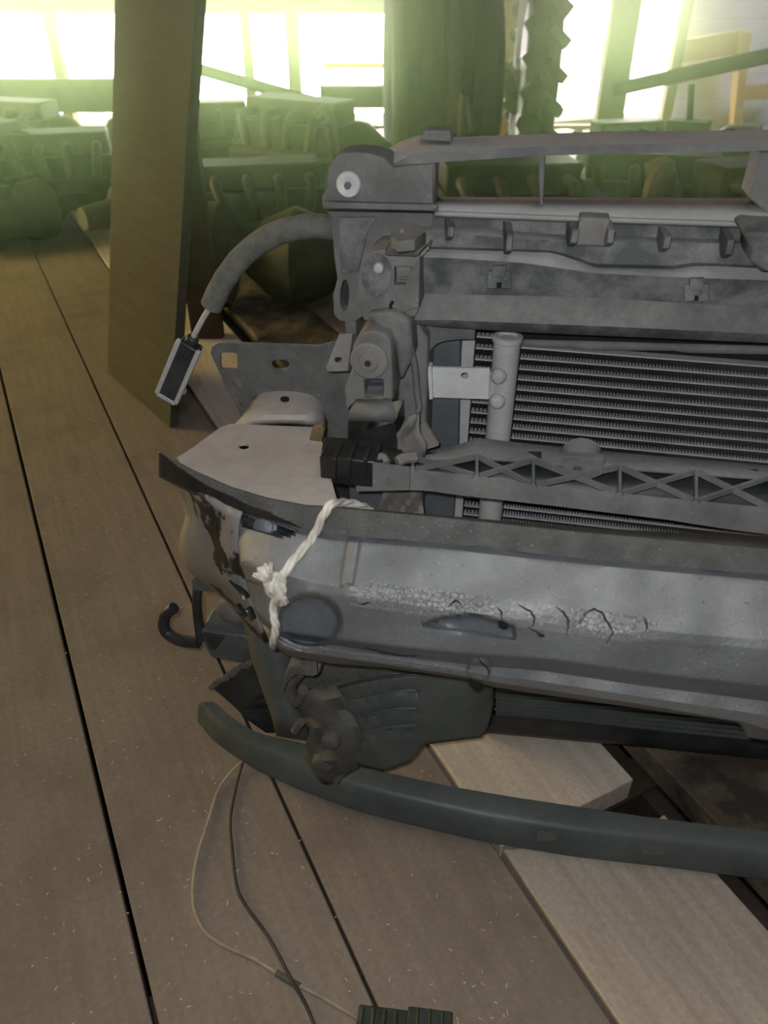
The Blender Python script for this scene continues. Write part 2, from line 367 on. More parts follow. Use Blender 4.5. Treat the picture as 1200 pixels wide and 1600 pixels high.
for nm, c_, sx, sy, sz in (('lamp_frame_1', Vector((-4.46, 2.6, 1.35)), .05, 1.6, 1.6), ('lamp_frame_2', Vector((.5, -.1, 2.57)), 1.5, 1.5, .05), ('lamp_frame_3', Vector((3.3, 4.3, 2.57)), 1.2, 1.2, .05)):  # added frames dressing the fill lamps; no such windows are seen
    q = MB(); s3 = (sx, sy, sz); thin = 0 if sx < .1 else 2; ax3 = [i for i in range(3) if i != thin]
    for i_ in ax3:
        j_ = [k for k in ax3 if k != i_][0]
        for sg in (-1, 0, 1):
            c2 = c_.copy(); c2[j_] += sg * (s3[j_] / 2 - .04); d3 = [0, 0, 0]; d3[thin] = .05; d3[i_] = s3[i_]; d3[j_] = .08 if sg else .04
            q.box(c2, d3[0], d3[1], d3[2], X1, Y1, ZV)
    struct(build(nm, q, 'tan_wood'), 'wooden frame added around a fill lamp')
# far wall with its openings
zt = D(400, 22, WY).z
wf = MB()
def fbox(mb, x0, x1, z0, z1, y0=WY, y1=WY + 0.06): mb.box(Vector(((x0 + x1) / 2, (y0 + y1) / 2, (z0 + z1) / 2)), x1 - x0, y1 - y0, z1 - z0, X1, Y1, ZV)
xa = D(1062, 100, WY).x
fbox(wf, -4.5, xa, -0.57, 0.0); fbox(wf, -4.5, D(700, 0, WY).x, zt, 2.6); fbox(wf, D(700, 0, WY).x, xa, 0.85, 2.6)
struct(build('wall_far', wf, 'barn'), 'dark board wall with long bright openings')
wr = MB()
zz = -0.57
while zz < 2.58:
    fbox(wr, xa, 4.5, zz, min(zz + 0.142, 2.6), WY - 0.01, WY + 0.05); zz += 0.1445
fbox(wr, xa, 4.5, -.57, 2.6, WY + .05, WY + .07)
struct(build('wall_far_boards', wr, 'white_wall'), 'whitish board wall right of the openings')
def post(x_top, x_bot, y_bot, wpx, Yd, m='post', z1=2.6, lblname='trim_2'):
    b = MB(); a = D(x_bot, y_bot, Yd); t = D(x_top, 0, Yd)
    wd = wpx / FPX * (t - C0).dot(FW); cx = (a.x + t.x) / 2
    b.box(Vector((cx, Yd, (z1 - 0.0) / 2)), wd, 0.08, z1, X1, Y1, ZV); return struct(build(lblname, b, m))
post(78, 92, 125, 16, 5.3); post(384, 393, 190, 15, 5.3); post(457, 462, 190, 20, 5.3); post(966, 962, 190, 44, 4.6); post(1064, 1046, 190, 16, 5.4)
# sill boards seen through the openings
for y0, y1, xa_, xb_, Yd in ((99, 106, 505, 612, 5.7),):
    b = MB(); b.bar(D(xa_, (y0 + y1) / 2, Yd), D(xb_, (y0 + y1) / 2, Yd), 0.03, 0.03); struct(build('trim_3', b, 'tan_wood'))
b = MB(); b.bar(D(1066, 80, 5.40), D(1163, 64, 5.40), 0.05, 0.12, ZV); b.bar(D(1163, 50, 5.36), D(1146, 215, 5.36), 0.09, 0.05, ZV)
b.bar(D(1146, 146, 5.38), D(1230, 140, 5.38), 0.05, 0.08, ZV)
struct(build('window_frame', b, 'tan_wood'), 'tan wooden frame on the whitish wall')
b = MB(); b.bar(D(948, 60, 5.45), D(940, 186, 5.45), 0.10, 0.04, ZV); struct(build('trim_4', b, 'tan_wood'))

# ================================================================== BACKGROUND: scrap, wheels, rails, added glare haze
def engine(x, y, rz, s, label, m='scrap'):
    c = Vector((x, y, 0)); t = thing('engine', label, 'engine', c, 'scrap engines at the back')
    a = Vector((math.cos(rz), math.sin(rz), 0)); b = ZV.cross(a)
    q = MB(); q.slab([c + a * (u_ * s) + ZV * (v_ * s) - b * (.12 * s) for u_, v_ in ((-.27, .0), (-.05, .0), (0, .07), (.27, .07), (.27, .14), (.24, .30), (-.24, .30), (-.27, .16))], b * (.24 * s))
    build('block', q, m, t, bevel=.012 * s)
    q = MB(); q.slab([c + a * (u_ * s) + b * (v_ * s) + ZV * (.302 * s) for u_, v_ in ((-.23, -.10), (.23, -.10), (.23, .06), (-.23, .06))], ZV * (.09 * s)); build('cylinder_head', q, m, t, bevel=.01 * s)
    q = MB()
    for k in range(4): q.tube([c + a * ((-.18 + .12 * k) * s) - b * (.10 * s) + ZV * (.34 * s), c + a * ((-.18 + .12 * k) * s) - b * (.19 * s) + ZV * (.33 * s), c + a * ((-.14 + .10 * k) * s) - b * (.22 * s) + ZV * (.22 * s)], .02 * s, 10, 5)
    q.tube([c + a * (-.22 * s) - b * (.225 * s) + ZV * (.2 * s), c + a * (.22 * s) - b * (.225 * s) + ZV * (.2 * s)], .03 * s, 10, 0); build('manifold', q, m, t)
    for u_, v_, r_ in ((-.05, .12, .085), (.08, .25, .05)):
        q = MB(); q.lathe(c - a * (.275 * s) + b * (u_ * s) + ZV * ((v_ + .03) * s), -a, [(r_ * s, 0), (r_ * s, .012 * s), (r_ * .8 * s, .016 * s), (r_ * .8 * s, .026 * s), (r_ * s, .03 * s), (r_ * s, .042 * s), (r_ * .3 * s, .045 * s), (r_ * .3 * s, .06 * s)], 22); build('pulley', q, 'scrap_light', t)
    q = MB(); q.lathe(c + a * (.27 * s) + ZV * (.16 * s), a, [(.16 * s, 0), (.155 * s, .03 * s), (.11 * s, .10 * s), (.09 * s, .14 * s)], 20); build('bell_housing', q, m, t)
    return t
def axle(p0, p1, label, r=.045, m='scrap'):
    t = thing('axle', label, 'axle', (p0 + p1) / 2, 'scrap axles at the back'); d = (p1 - p0).normalized()
    q = MB(); q.tube([p0, p1], r, 12, 0); L = (p1 - p0).length
    build('axle_tube', q, m, t)
    q = MB(); q.lathe(p0 + d * L * .42, d, [(r, -.16), (r * 2.4, -.09), (r * 3.2, 0), (r * 2.4, .09), (r, .16)], 22); build('differential', q, m, t)
    for p, sg in ((p0, -1), (p1, 1)):
        q = MB(); q.lathe(p, d * sg, [(.14, -.03), (.15, -.02), (.15, .04), (.12, .055), (.06, .06), (.055, .11), (.02, .115)], 26); build('brake_drum', q, 'scrap_rust', t)
    return t
def gearbox(x, y, rz, s, label):
    c = Vector((x, y, .13 * s)); t = thing('gearbox', label, 'gearbox', Vector((x, y, 0)), 'scrap gearboxes at the back'); a = Vector((math.cos(rz), math.sin(rz), 0)); 
    q = MB(); q.lathe(c, a, [(.04 * s, -.32 * s), (.05 * s, -.20 * s), (.09 * s, -.17 * s), (.10 * s, .02 * s), (.125 * s, .05 * s), (.13 * s, .16 * s)], 14); build('case', q, 'scrap_light', t, bevel=.004)
    q = MB(); q.box(c + ZV * .10 * s - a * .08 * s, .14 * s, .1 * s, .06 * s, a); q.tube([c + ZV * .12 * s - a * .08 * s, c + ZV * .24 * s - a * .10 * s], .012 * s, 8, 0); build('shift_tower', q, 'scrap', t, bevel=.004)
    return t
def tyre(c, ax, R_, W_, label, lugs=0, grooves=4, group=None):
    t = thing('tyre', label, 'tyre', c - ZV * R_, group)
    prof = [(R_ * .56, -W_ * .36), (R_ * .62, -W_ * .44), (R_ * .80, -W_ * .52), (R_ * .93, -W_ * .49), (R_ * .985, -W_ * .42)]
    for g in range(grooves):
        x0 = -W_ * .42 + W_ * .84 * (g + .5) / grooves; w_ = W_ * .022
        prof += [(R_, x0 - w_ * 1.6), (R_ * .965, x0 - w_), (R_ * .965, x0 + w_), (R_, x0 + w_ * 1.6)]
    prof += [(R_ * .985, W_ * .42), (R_ * .93, W_ * .49), (R_ * .80, W_ * .52), (R_ * .62, W_ * .44), (R_ * .56, W_ * .36)]
    q = MB(); m_ = len(prof); q.lathe(c, ax, prof, 64); q.f = q.f[:-2]; k = len(q.v) - 64
    q.f += [(j, (j + 1) % 64, k + (j + 1) % 64, k + j) for j in range(64)]
    to = build('tyre_body', q, 'tyre', t, angle=28)
    if lugs:
        q = MB(); x_ = ax.cross(ZV).normalized()
        for i in range(lugs):
            for sg in (-1, 1):
                a0 = 2 * PI * (i + (.5 if sg > 0 else 0)) / lugs; pts_ = []
                for (r_, off, hh) in ((R_ * .99, .02, .08), (R_ * .99, .54, .0)):
                    pass
                d0 = x_ * math.cos(a0) + ZV * math.sin(a0); t0 = -x_ * math.sin(a0) + ZV * math.cos(a0)
                a_ = c + d0 * (R_ * 1.015) + ax * (sg * W_ * .02) + t0 * R_ * .08; b_ = c + d0 * (R_ * .97) + ax * (sg * W_ * .60) - t0 * R_ * .04
                q.bar(a_, b_, R_ * .085, R_ * .12, d0)
        build('lugs', q, 'tyre', t, bevel=.006)
    q = MB(); rp = [(R_ * .57, -W_ * .36), (R_ * .5, -W_ * .3), (R_ * .46, -W_ * .1), (R_ * .30, -W_ * .02), (R_ * .12, -W_ * .05), (R_ * .12, W_ * .05), (R_ * .30, W_ * .03), (R_ * .46, W_ * .1), (R_ * .5, W_ * .3), (R_ * .57, W_ * .36)]
    q.lathe(c, ax, rp, 32); build('wheel_rim', q, 'scrap_light', t)
    return t
def gx(x, Yd): return D(x, 300, Yd).x
# tyres standing tread-on
tyre(Vector((D(655, 100, 3.12).x, 3.55, .45)), Vector((.995, .05, 0)).normalized(), .45, .215, 'left one of two big truck tyres standing tread-on behind the radiator support', group='standing tyres')
tyre(Vector((D(738, 100, 3.10).x, 3.52, .44)), Vector((.995, .05, 0)).normalized(), .44, .205, 'right one of two big truck tyres standing tread-on behind the radiator support', group='standing tyres')
tyre(Vector((D(866, 100, 3.27).x, 3.7, .47)), Vector((.995, -.08, 0)).normalized(), .46, .125, 'tyre with chunky side lugs beside the bright opening', lugs=26, grooves=1, group='standing tyres')
# scrap
E_ = [(105, 3.25, .25, .86, 'dark oily engine lying left of the leaning board'), (-40, 3.1, 1.1, .95, 'dark engine cut by the left edge of the picture'),
      (60, 4.1, -.3, .85, 'farther dark engine under the bright strip at far left'), (410, 2.75, .2, .84, 'dark engine between the leaning board and the corner block'),
      (480, 3.7, -.5, 1.0, 'dark engine just left of the truck tyres'), (790, 2.6, .1, .92, 'dark engine seen through the left slot of the radiator support'),
      (1010, 2.75, -.25, .92, 'dark engine seen through the wide slot of the radiator support'), (1180, 2.6, .3, .92, 'dark engine behind the right end of the wide slot'),
      (960, 3.9, .3, .7, 'small dark engine under the bright opening right of the lugged tyre'), (340, 4.2, .2, .8, 'distant dark engine right behind the leaning board')]
for px_, Yd, rz, s_, l_ in E_: engine(gx(px_, Yd), Yd, rz, s_, l_)
def ax_(x0, y0, Y0, x1, y1, Y1_, l_, r=.04): axle(D(x0, y0, Y0), D(x1, y1, Y1_), l_, r)
def zfix(v, z): v = v.copy(); v.z = z; return v
axle(Vector((gx(330, 2.3), 2.3, .151)), Vector((gx(640, 2.25), 2.25, .151)), 'dark axle lying behind the corner block')
axle(Vector((gx(-60, 3.7), 3.7, .151)), Vector((gx(200, 3.75), 3.75, .151)), 'dark axle behind the engines at far left')
axle(Vector((gx(930, 3.3), 3.3, .151)), Vector((gx(1230, 3.2), 3.2, .151)), 'dark axle behind the wide slot')
gearbox(gx(250, 3.0), 3.0, .8, 1.0, 'dull gearbox hidden mostly behind the leaning board'); gearbox(gx(560, 3.0), 3.0, .4, 1.1, 'dull gearbox below the left truck tyre')
gearbox(gx(1090, 3.6), 3.6, -.5, 1.2, 'dull gearbox under the whitish wall'); gearbox(gx(15, 2.95), 2.95, .9, .8, 'small gearbox on the floor at far left')
def barth(name, label, cat, a, b, w_, h_, m, ref=ZV):
    q = MB(); q.bar(a, b, w_, h_, ref); return tag(build(name, q, m, bevel=.004), label, cat)
def rail(name, label, a, b, h_, m='scrap'):                        # channel section rail
    d = (b - a).normalized(); y_ = ZV.cross(d).normalized(); q = MB()
    q.bar(a, b, .008, h_, ZV); q.bar(a + ZV * h_ / 2 + y_ * .03, b + ZV * h_ / 2 + y_ * .03, .065, .008, ZV); q.bar(a - ZV * h_ / 2 + y_ * .03, b - ZV * h_ / 2 + y_ * .03, .065, .008, ZV)
    return tag(build(name, q, m), label, 'metal rail')
rail('chassis_rail', 'dark horizontal chassis rail under the bright opening at far left', D(-120, 150, 4.6), D(300, 150, 4.6), .15)
rail('chassis_rail', 'dark horizontal chassis rail left of the truck tyres', D(500, 152, 4.7), D(700, 152, 4.7), .10)
for (x0, y0, Y0, x1, y1, Y1_, w_, l_) in ((300, 105, 4.3, 520, 168, 4.1, .055, 'dark diagonal bar sloping down to the right across the openings'), (960, 140, 3.9, 1260, 74, 3.6, .06, 'long dark pole sloping up to the right before the whitish wall')):
    q = MB(); q.tube([D(x0, y0, Y0), D(x1, y1, Y1_)], w_ / 2, 10, 0); tag(build('steel_bar', q, 'scrap'), l_, 'bar')
# legs that carry the rails and bars
for x_, y_, Yd in ((-80, 165, 4.6), (185, 165, 4.6), (515, 160, 4.7), (640, 160, 4.7)):
    a = D(x_, y_, Yd); q = MB(); q.tube([a, Vector((a.x, a.y, 0))], .03, 10, 0); q.box(Vector((a.x, a.y, .02)), .16, .16, .04, X1, Y1, ZV)
    tag(build('axle_stand', q, 'scrap', bevel=.003), {-80: 'dark stand under the left end of the far left rail', 185: 'dark stand behind the leaning board', 515: 'dark stand left of the truck tyres under the short rail', 640: 'dark stand hidden behind the left truck tyre'}[x_], 'stand')
# small springs, pipes and pale scraps
for (x0, y0, x1, y1, Yd, r_, mm, l_) in ((520, 205, 508, 172, 3.4, .02, 'scrap_light', 'short pale curved pipe left of the truck tyres'), (722, 160, 737, 198, 3.0, .014, 'scrap_light', 'short pale rod leaning on the right truck tyre'), (1020, 300, 1040, 262, 2.3, .03, 'scrap_light', 'pale stub seen through the wide slot')):
    a = D(x0, y0, Yd); b_ = D(x1, y1, Yd); q = MB(); q.tube([Vector((a.x + .02, a.y, 0.0)), a, b_, b_ + Vector((-.04, .02, -.02))], r_, 8, 6); tag(build('bent_pipe', q, mm), l_, 'pipe')
q = MB(); a = D(812, 70, 4.6); q.box(Vector((a.x, 4.6, .45)), .32, .2, .9, X1, Y1, ZV); tag(build('wooden_crate', q, 'tan_wood', bevel=.01), 'pale wooden crate between the truck tyres and the lugged tyre', 'crate')
q = MB()
for i in range(12): q.lathe(D(790 + random.uniform(-4, 30), 95 + random.uniform(0, 80), 3.9), Vector((random.random() - .5, random.random() - .5, .3)), [(.012, -.03), (.035, -.02), (.035, .02), (.012, .03)], 10)
q.tube([Vector((D(812, 100, 3.95).x, 3.95, 0)), D(812, 90, 3.95)], .022, 10, 0)
tag(build('chain_heap', q, 'scrap_light'), 'lumpy metal chain heap between the tyres', 'chain')
# green haze volume added to imitate lens glare before the openings
q = MB(); q.box(Vector((0, 3.17, 1.29)), 8.8, 4.36, 2.56, X1, Y1, ZV)
hz = bpy.data.materials.new('glare_volume'); hz.use_nodes = True; nt = hz.node_tree; nt.nodes.clear()
vo = nt.nodes.new('ShaderNodeVolumeScatter'); vo.inputs['Color'].default_value = (.66, 1.0, .42, 1); vo.inputs['Density'].default_value = .16; vo.inputs['Anisotropy'].default_value = .80
oo = nt.nodes.new('ShaderNodeOutputMaterial'); nt.links.new(vo.outputs[0], oo.inputs['Volume'])
tc_ = nt.nodes.new('ShaderNodeNewGeometry'); sx_ = nt.nodes.new('ShaderNodeSeparateXYZ'); mr_ = nt.nodes.new('ShaderNodeMapRange')
nt.links.new(tc_.outputs['Position'], sx_.inputs[0]); nt.links.new(sx_.outputs['Z'], mr_.inputs['Value']); nt.links.new(mr_.outputs[0], vo.inputs['Density'])
mr_.inputs['From Min'].default_value = .42; mr_.inputs['From Max'].default_value = .90; mr_.inputs['To Min'].default_value = .010; mr_.inputs['To Max'].default_value = .31
tag(build('glare_haze', q, hz), 'greenish haze added as lens glare before the bright openings', 'haze', kind='stuff')
# ================================================================== LEANING BOARD
B0 = Z(168, 582); B1 = Z(265, 668); e = B1 - B0
dd = ray(180, -40); tt = (B0 - C0).dot(e) / dd.dot(e); T0 = C0 + dd * tt; up = (T0 - B0).normalized()
bk = MB(); nrm = e.normalized().cross(up).normalized()
if nrm.y < 0: nrm = -nrm
bk.slab([B0, B1, B1 + up * 1.35, B0 + up * 1.35], nrm * 0.022)
tag(build('leaning_board', bk, 'board', bevel=0.001), 'tall dark flat board standing on the floor left of the car parts', 'board')
bk = MB(); q0 = D(318, 470, 2.05); q0.z = 0; bk.box(q0 + ZV * 0.62 , 0.085, 0.04, 1.24, X1, Y1, ZV)
tag(build('brown_plank', bk, 'scrap_rust', bevel=0.002), 'narrow reddish-brown upright plank just behind the leaning board', 'plank')

# ================================================================== FRONT END MODULE
mod = thing('radiator_support', 'dusty grey plastic car radiator support with radiator and lower bumper tube', 'car part', A(0.25, 0, 0))
# --- upper panel
up_ = MB()
T0r = ([(585, 246), (600, 236), (630, 219), (660, 210), (700, 214), (800, 211), (950, 205), (1200, 203)], -0.030)
T1r = ([(585, 262), (610, 258), (640, 243), (670, 238), (797, 231), (860, 228), (1184, 222), (1200, 222)], 0.012)
T2r = ([(585, 268), (610, 264), (640, 258), (680, 254), (845, 243), (1190, 236), (1200, 236)], 0.016)
T2b = (T2r[0], -0.002)
up_.grid(strip([(T0r[0], -0.034), T0r, T1r, T2r, T2b], 585, XR, 60))
T3t = [(500, 318), (600, 316), (680, 308), (860, 308), (1200, 310)]
up_.grid(strip([T2r, (T3t, 0.012)], 585, 680, 12))                  # solid left cheek
L0 = (T3t, -0.012); L1 = ([(500, 327), (600, 329), (680, 329), (860, 336), (1200, 347)], 0.026)
up_.grid(strip([(T3t, -0.03), L0], 680, XR, 20))
ua = build('upper_panel', up_, 'plastic', mod, solid=0.003)
ua.data.materials.append(M['ledge'])
for p_ in ua.data.polygons:
    if p_.index < 120: p_.material_index = 1
ld = MB(); ld.grid(strip([L0, L1], 680, XR, 40)); ld.grid(strip([(L1[0], 0.026), ([(x, y + 6) for x, y in L1[0]], 0.024)], 680, XR, 40))
ldo = build('shelf', ld, 'ledge', mod, solid=0.003)
dv = MB(); dv.slab(pts([(841, 243), (851, 243), (848, 322), (843, 322)], Pn(0.018)), -N * 0.03); build('divider', dv, 'plastic', mod, bevel=0.001)
dv = MB(); dv.slab(pts([(1190, 238), (1240, 238), (1240, 335), (1200, 335), (1170, 309)], Pn(0.012)), -N * 0.035); build('brace', dv, 'plastic', mod, bevel=0.001)
tb = MB(); tb.slab(pts([(655, 219), (664, 204), (703, 204), (705, 222)], Pn(-0.005)), -N * 0.02); build('top_tab', tb, 'plastic', mod, bevel=0.001)
# --- the stepped face below the shelf
V = [(L1[0][i][0], L1[0][i][1] + 5) for i in range(len(L1[0]))]
F1 = ([(575, 350), (700, 352), (860, 366), (1200, 376)], 0.020)
F2 = ([(575, 362), (700, 364), (820, 374), (1200, 382)], 0.030)
F3 = ([(575, 384), (700, 386), (860, 391), (880, 396), (930, 412), (1050, 415), (1085, 410), (1120, 412), (1200, 416)], 0.036)
F3b = ([(575, 388), (700, 390), (860, 395), (880, 400), (930, 418), (1050, 421), (1085, 416), (1120, 416), (1200, 420)], 0.030)
F4 = ([(575, 400), (700, 403), (820, 411), (930, 427), (1050, 433), (1200, 438)], 0.042)
F5 = ([(575, 455), (700, 460), (820, 462), (950, 466), (1200, 482)], 0.036)
F6 = ([(575, 500), (700, 500), (820, 505), (950, 510), (1200, 522)], 0.052)
F7 = ([(575, 505), (640, 506), (700, 512), (835, 520), (1200, 536)], 0.046)
fc = MB(); fc.grid(strip([(V, 0.020), F1, F2, F3, F3b, F4, F5, F6, F7, (F7[0], 0.0)], 640, XR, 80))
fo = build('front_panel', fc, 'plastic_mottled', mod, solid=0.003)
fo.data.materials.append(M['plastic']); fo.data.materials.append(M['ledge'])
for p_ in fo.data.polygons: p_.material_index = {1: 1, 4: 2, 6: 1}.get(p_.index // 80, 0)
# horizontal dust catching ledge of the face, and its little fins and clips
for x, y0, y1, r in ((706, 342, 376, 4), (797, 346, 398, 5), (897, 344, 386, 8), (953, 342, 386, 9), (1040, 354, 394, 10), (1137, 356, 404, 12)):
    rb = MB()
    rb.slab([P(x - 2, y0, 0.022), P(x + 3, y0 + 2, 0.030), P(x + r, (y0 + y1) / 2 - 4, 0.048), P(x + r * .6, y1 - 6, 0.052), P(x - 1, y1, 0.036), P(x - r * .5, (y0 + y1) / 2, 0.025)], U * -0.005)
    build('rib', rb, 'plastic_mottled', mod, bevel=0.0008)
cl = MB(); cl.box(P(926, 358, 0.03), 0.024, 0.02, 0.022, U, N, ZV); cl.slab(pts([(914, 341), (944, 342), (942, 362), (912, 361)], Pn(0.038)), -N * 0.012)
build('clip', cl, 'rubber', mod, bevel=0.002)
for x, y in ((780, 436), (1088, 456)):
    c = MB(); s = 11
    c.bar(P(x - s, y - 12, 0.044), P(x - s, y + 14, 0.044), 0.004, 0.008); c.bar(P(x + s, y - 12, 0.044), P(x + s, y + 14, 0.044), 0.004, 0.008)
    c.bar(P(x - s, y - 13, 0.044), P(x + s, y - 13, 0.044), 0.006, 0.009); c.bar(P(x - s + 3, y - 2, 0.042), P(x + s - 3, y - 2, 0.042), 0.008, 0.006)
    co = build('clip', c, 'plastic_mottled', mod, bevel=0.0008)
    h = MB(); h.slab(rrect(x - 8, y + 2, x + 8, y + 14, 2, Pn(0.0425)), -N * 0.003); build('slot', h, 'hole', co)
# centre latch mount, cut by the frame's right edge
lm = MB(); lm.slab(pts([(1162, 368), (1175, 362), (1240, 366), (1240, 425), (1190, 424), (1172, 410), (1176, 392)], Pn(0.07)), -N * 0.05); build('latch_mount', lm, 'plastic_mottled', mod, bevel=0.004)
# --- left corner block
cb = MB(); f = Pn(0.022)
cb.slab(pts([(513, 262), (528, 241), (552, 238), (578, 240), (600, 247), (614, 262), (640, 259), (676, 257), (676, 380), (640, 400), (600, 470), (558, 500), (548, 503), (530, 501), (522, 492), (520, 462), (527, 436), (522, 400), (518, 341), (512, 333), (504, 325), (503, 307), (512, 292)], f), -N * 0.035,
        [ell(538, 462, 7, 25, f, rot=0.05)])
cbo = build('corner_block', cb, 'plastic', mod, bevel=0.003)
rg = MB(); rg.grid(strip([([(504, 313), (690, 318)], 0.022), ([(504, 316), (690, 320)], 0.031), ([(504, 325), (690, 329)], 0.032), ([(504, 330), (690, 334)], 0.022)], 505, 684, 10)); build('ridge', rg, 'plastic', cbo, solid=0.002)
r2 = MB(); r2.slab(pts([(529, 340), (588, 340), (572, 372), (560, 425), (535, 428), (531, 400)], Pn(0.0245)), -N * 0.004); build('recess', r2, 'plastic_mottled', cbo, bevel=0.001)
d2 = MB(); d2.slab(ell(538, 462, 8, 26, Pn(0.008)), -N * 0.002); build('slot', d2, 'darkplastic', cbo)
ws = MB(); c = P(545, 288, 0.0235); rr = 19.5 / FPX * (c - C0).dot(FW)
ws.lathe(c, N, [(rr * 1.0, 0), (rr, .002), (rr * .9, .0035), (rr * .42, .0035), (rr * .36, .003)], 32); wso = lab(build('washer', ws, 'washer', cbo), 'round pale steel washer')
hx = MB(); hx.lathe(c, N, [(rr * .30, .0032), (rr * .30, .0060), (rr * .18, .0062)], 6); build('bolt_head', hx, 'platemetal', wso)
# upper ear with a hole
er_ = MB(); er_.slab([Z(612, 348, .69), Z(655, 350, .69), Z(664, 362, .69), Z(648, 374, .69), Z(622, 377, .69), Z(611, 370, .69)], -ZV * 0.008, [ell(628, 361, 6, 3, Zn(.69))])
build('ear', er_, 'plastic', mod)
# --- headlamp bracket, upper
b2 = MB(); f = Pn(0.064)
b2.slab(pts([(557, 472), (560, 440), (564, 415), (572, 400), (583, 392), (602, 390), (603, 400), (655, 402), (655, 480), (648, 494), (600, 494), (570, 500), (562, 488)], f), -N * 0.045, [rrect(616, 416, 644, 445, 2, f)])
b2o = build('headlamp_bracket', b2, 'plastic', mod, bevel=0.003)
ci = MB(); c = P(590, 440, 0.062); ci.slab(ell(588, 430, 24, 34, Pn(0.0655), 22), -N * 0.005); build('boss', ci, 'plastic_mottled', b2o, bevel=0.001)
sk = MB(); sk.lathe(P(592, 418, .0655), N, [(.0045, 0), (.004, .003), (.002, .0038)], 12); build('stud', sk, 'alu', b2o)
wd = MB()
for i in range(6): wd.bar(P(620, 420 + i * 4.6, .056), P(643, 420 + i * 4.6, .056), .0022, .004)
wd.slab(rrect(615, 415, 645, 446, 1, Pn(.05)), -N * .002); build('grille', wd, 'plastic', b2o)
hd = MB(); hd.slab([P(601, 396, .064), P(652, 398, .064), P(668, 380, .058), P(668, 383, .040), P(604, 378, .04)], N * .003); hd.slab([P(640, 414, .067), P(669, 384, .060), P(671, 388, .060), P(645, 416, .067)], -N * .02)
hd.slab([P(640, 425, .066), P(656, 400, .07), P(654, 480, .072), P(620, 490, .066)], -N * .02)
build('hood', hd, 'plastic', b2o, bevel=.001)
bl = MB(); bl.tube([P(614, 471, .0665), P(610, 478, .0668), P(613, 486, .0668), P(618, 489, .0665)], .0014, 6); build('slit', bl, 'hole', b2o)
# --- headlamp bracket, lower
b3 = MB(); f = Pn(0.088)
b3.slab(pts([(551, 541), (558, 528), (570, 520), (585, 517), (600, 521), (610, 533), (613, 580), (614, 626), (557, 626), (541, 642), (538, 609), (550, 575)], f), -N * 0.055, [rrect(569, 594, 598, 619, 2, f)])
b3o = build('headlamp_bracket', b3, 'plastic', mod, bevel=0.003)
b4 = MB(); b4.grid([[P(557, 624, .088), P(612, 624, .088)], [P(546, 641, .100), P(616, 643, .100)], [P(544, 658, .100), P(617, 660, .100)]]); b4.grid([[P(544, 658, .050), P(546, 641, .05), P(557, 624, .05)], [P(544, 658, .100), P(546, 641, .100), P(557, 624, .088)]]); build('foot', b4, 'plastic', b3o, solid=.003)
b5 = MB(); b5.slab(pts([(544, 659), (560, 664), (572, 672), (585, 668), (600, 664), (617, 660), (620, 700), (543, 696)], Pn(.0985)), -N * .045); lab(build('foot_base', b5, 'blackpaint', b3o), 'clean black lower end')
sc_ = MB(); c = P(577, 563, .0885); sc_.lathe(c, N, [(.0165, 0), (.0165, .002), (.015, .0035), (.009, .004), (.008, .006), (.006, .0065)], 28); sco = build('screw', sc_, 'rubber', b3o)
sx = MB(); sx.lathe(c + N * .0065, N, [(.003, 0), (.0028, .0008)], 6); build('drive', sx, 'darkplastic', sco)
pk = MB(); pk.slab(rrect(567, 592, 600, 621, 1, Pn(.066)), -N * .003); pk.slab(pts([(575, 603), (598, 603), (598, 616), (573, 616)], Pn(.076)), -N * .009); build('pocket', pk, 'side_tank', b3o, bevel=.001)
# column right of the bracket
cm = MB(); cm.slab(pts([(612, 492), (640, 496), (652, 505), (668, 530), (664, 700), (655, 815), (600, 815), (618, 690), (622, 620)], Pn(.045)), -N * .05); build('side_column', cm, 'plastic', mod, bevel=.006)
cm = MB(); cm.slab(pts([(570, 492), (612, 486), (640, 500), (645, 560), (625, 600), (616, 540), (602, 516), (585, 512)], Pn(.075)), -N * .035); build('shoulder', cm, 'plastic', mod, bevel=.005)
cm = MB(); cm.slab(pts([(540, 690), (600, 696), (614, 820), (548, 820)], Pn(.03)), -N * .03); build('lower_column', cm, 'side_tank', mod, bevel=.004)
rs = MB(); rs.tube([P(640, 498, .06), P(642, 540, .064), P(648, 575, .066), P(652, 620, .066), (P(654, 640, .066)), P(640, 662, .075)], .006, 8, flat=.5); build('rubber_seal', rs, 'rubber', mod)
fp = MB(); g_ = []
for i, (xa1, ya1, xb1, yb1) in enumerate(((640, 650, 656, 642), (626, 668, 656, 664), (613, 682, 657, 676), (620, 702, 668, 694), (630, 714, 664, 712))):
    g_.append([P(xa1 + (xb1 - xa1) * t, ya1 + (yb1 - ya1) * t, .088 + .006 * math.sin(t * 5 + i)) for t in (0, .2, .4, .6, .8, 1)])
fp.grid(g_); fpo = build('rubber_flap', fp, 'rubber', mod, solid=.003)
fp = MB(); fp.slab(pts([(656, 664), (664, 662), (686, 697), (664, 704)], Pn(.075)), -N * .006); build('flap_corner', fp, 'rubber', mod, bevel=.001)
# crumpled lower flap, seen under the bumper guide
fp = MB(); g_ = []
for i in range(6):
    y = 760 + i * 10; g_.append([P(600 + (62 + i * 1.5) * t - i * 2, y, .07 + .008 * math.sin(t * 9 + i * .8)) for t in (i_ / 10 for i_ in range(11))])
fp.grid(g_); build('rubber_flap', fp, 'rubber', mod, solid=.003)
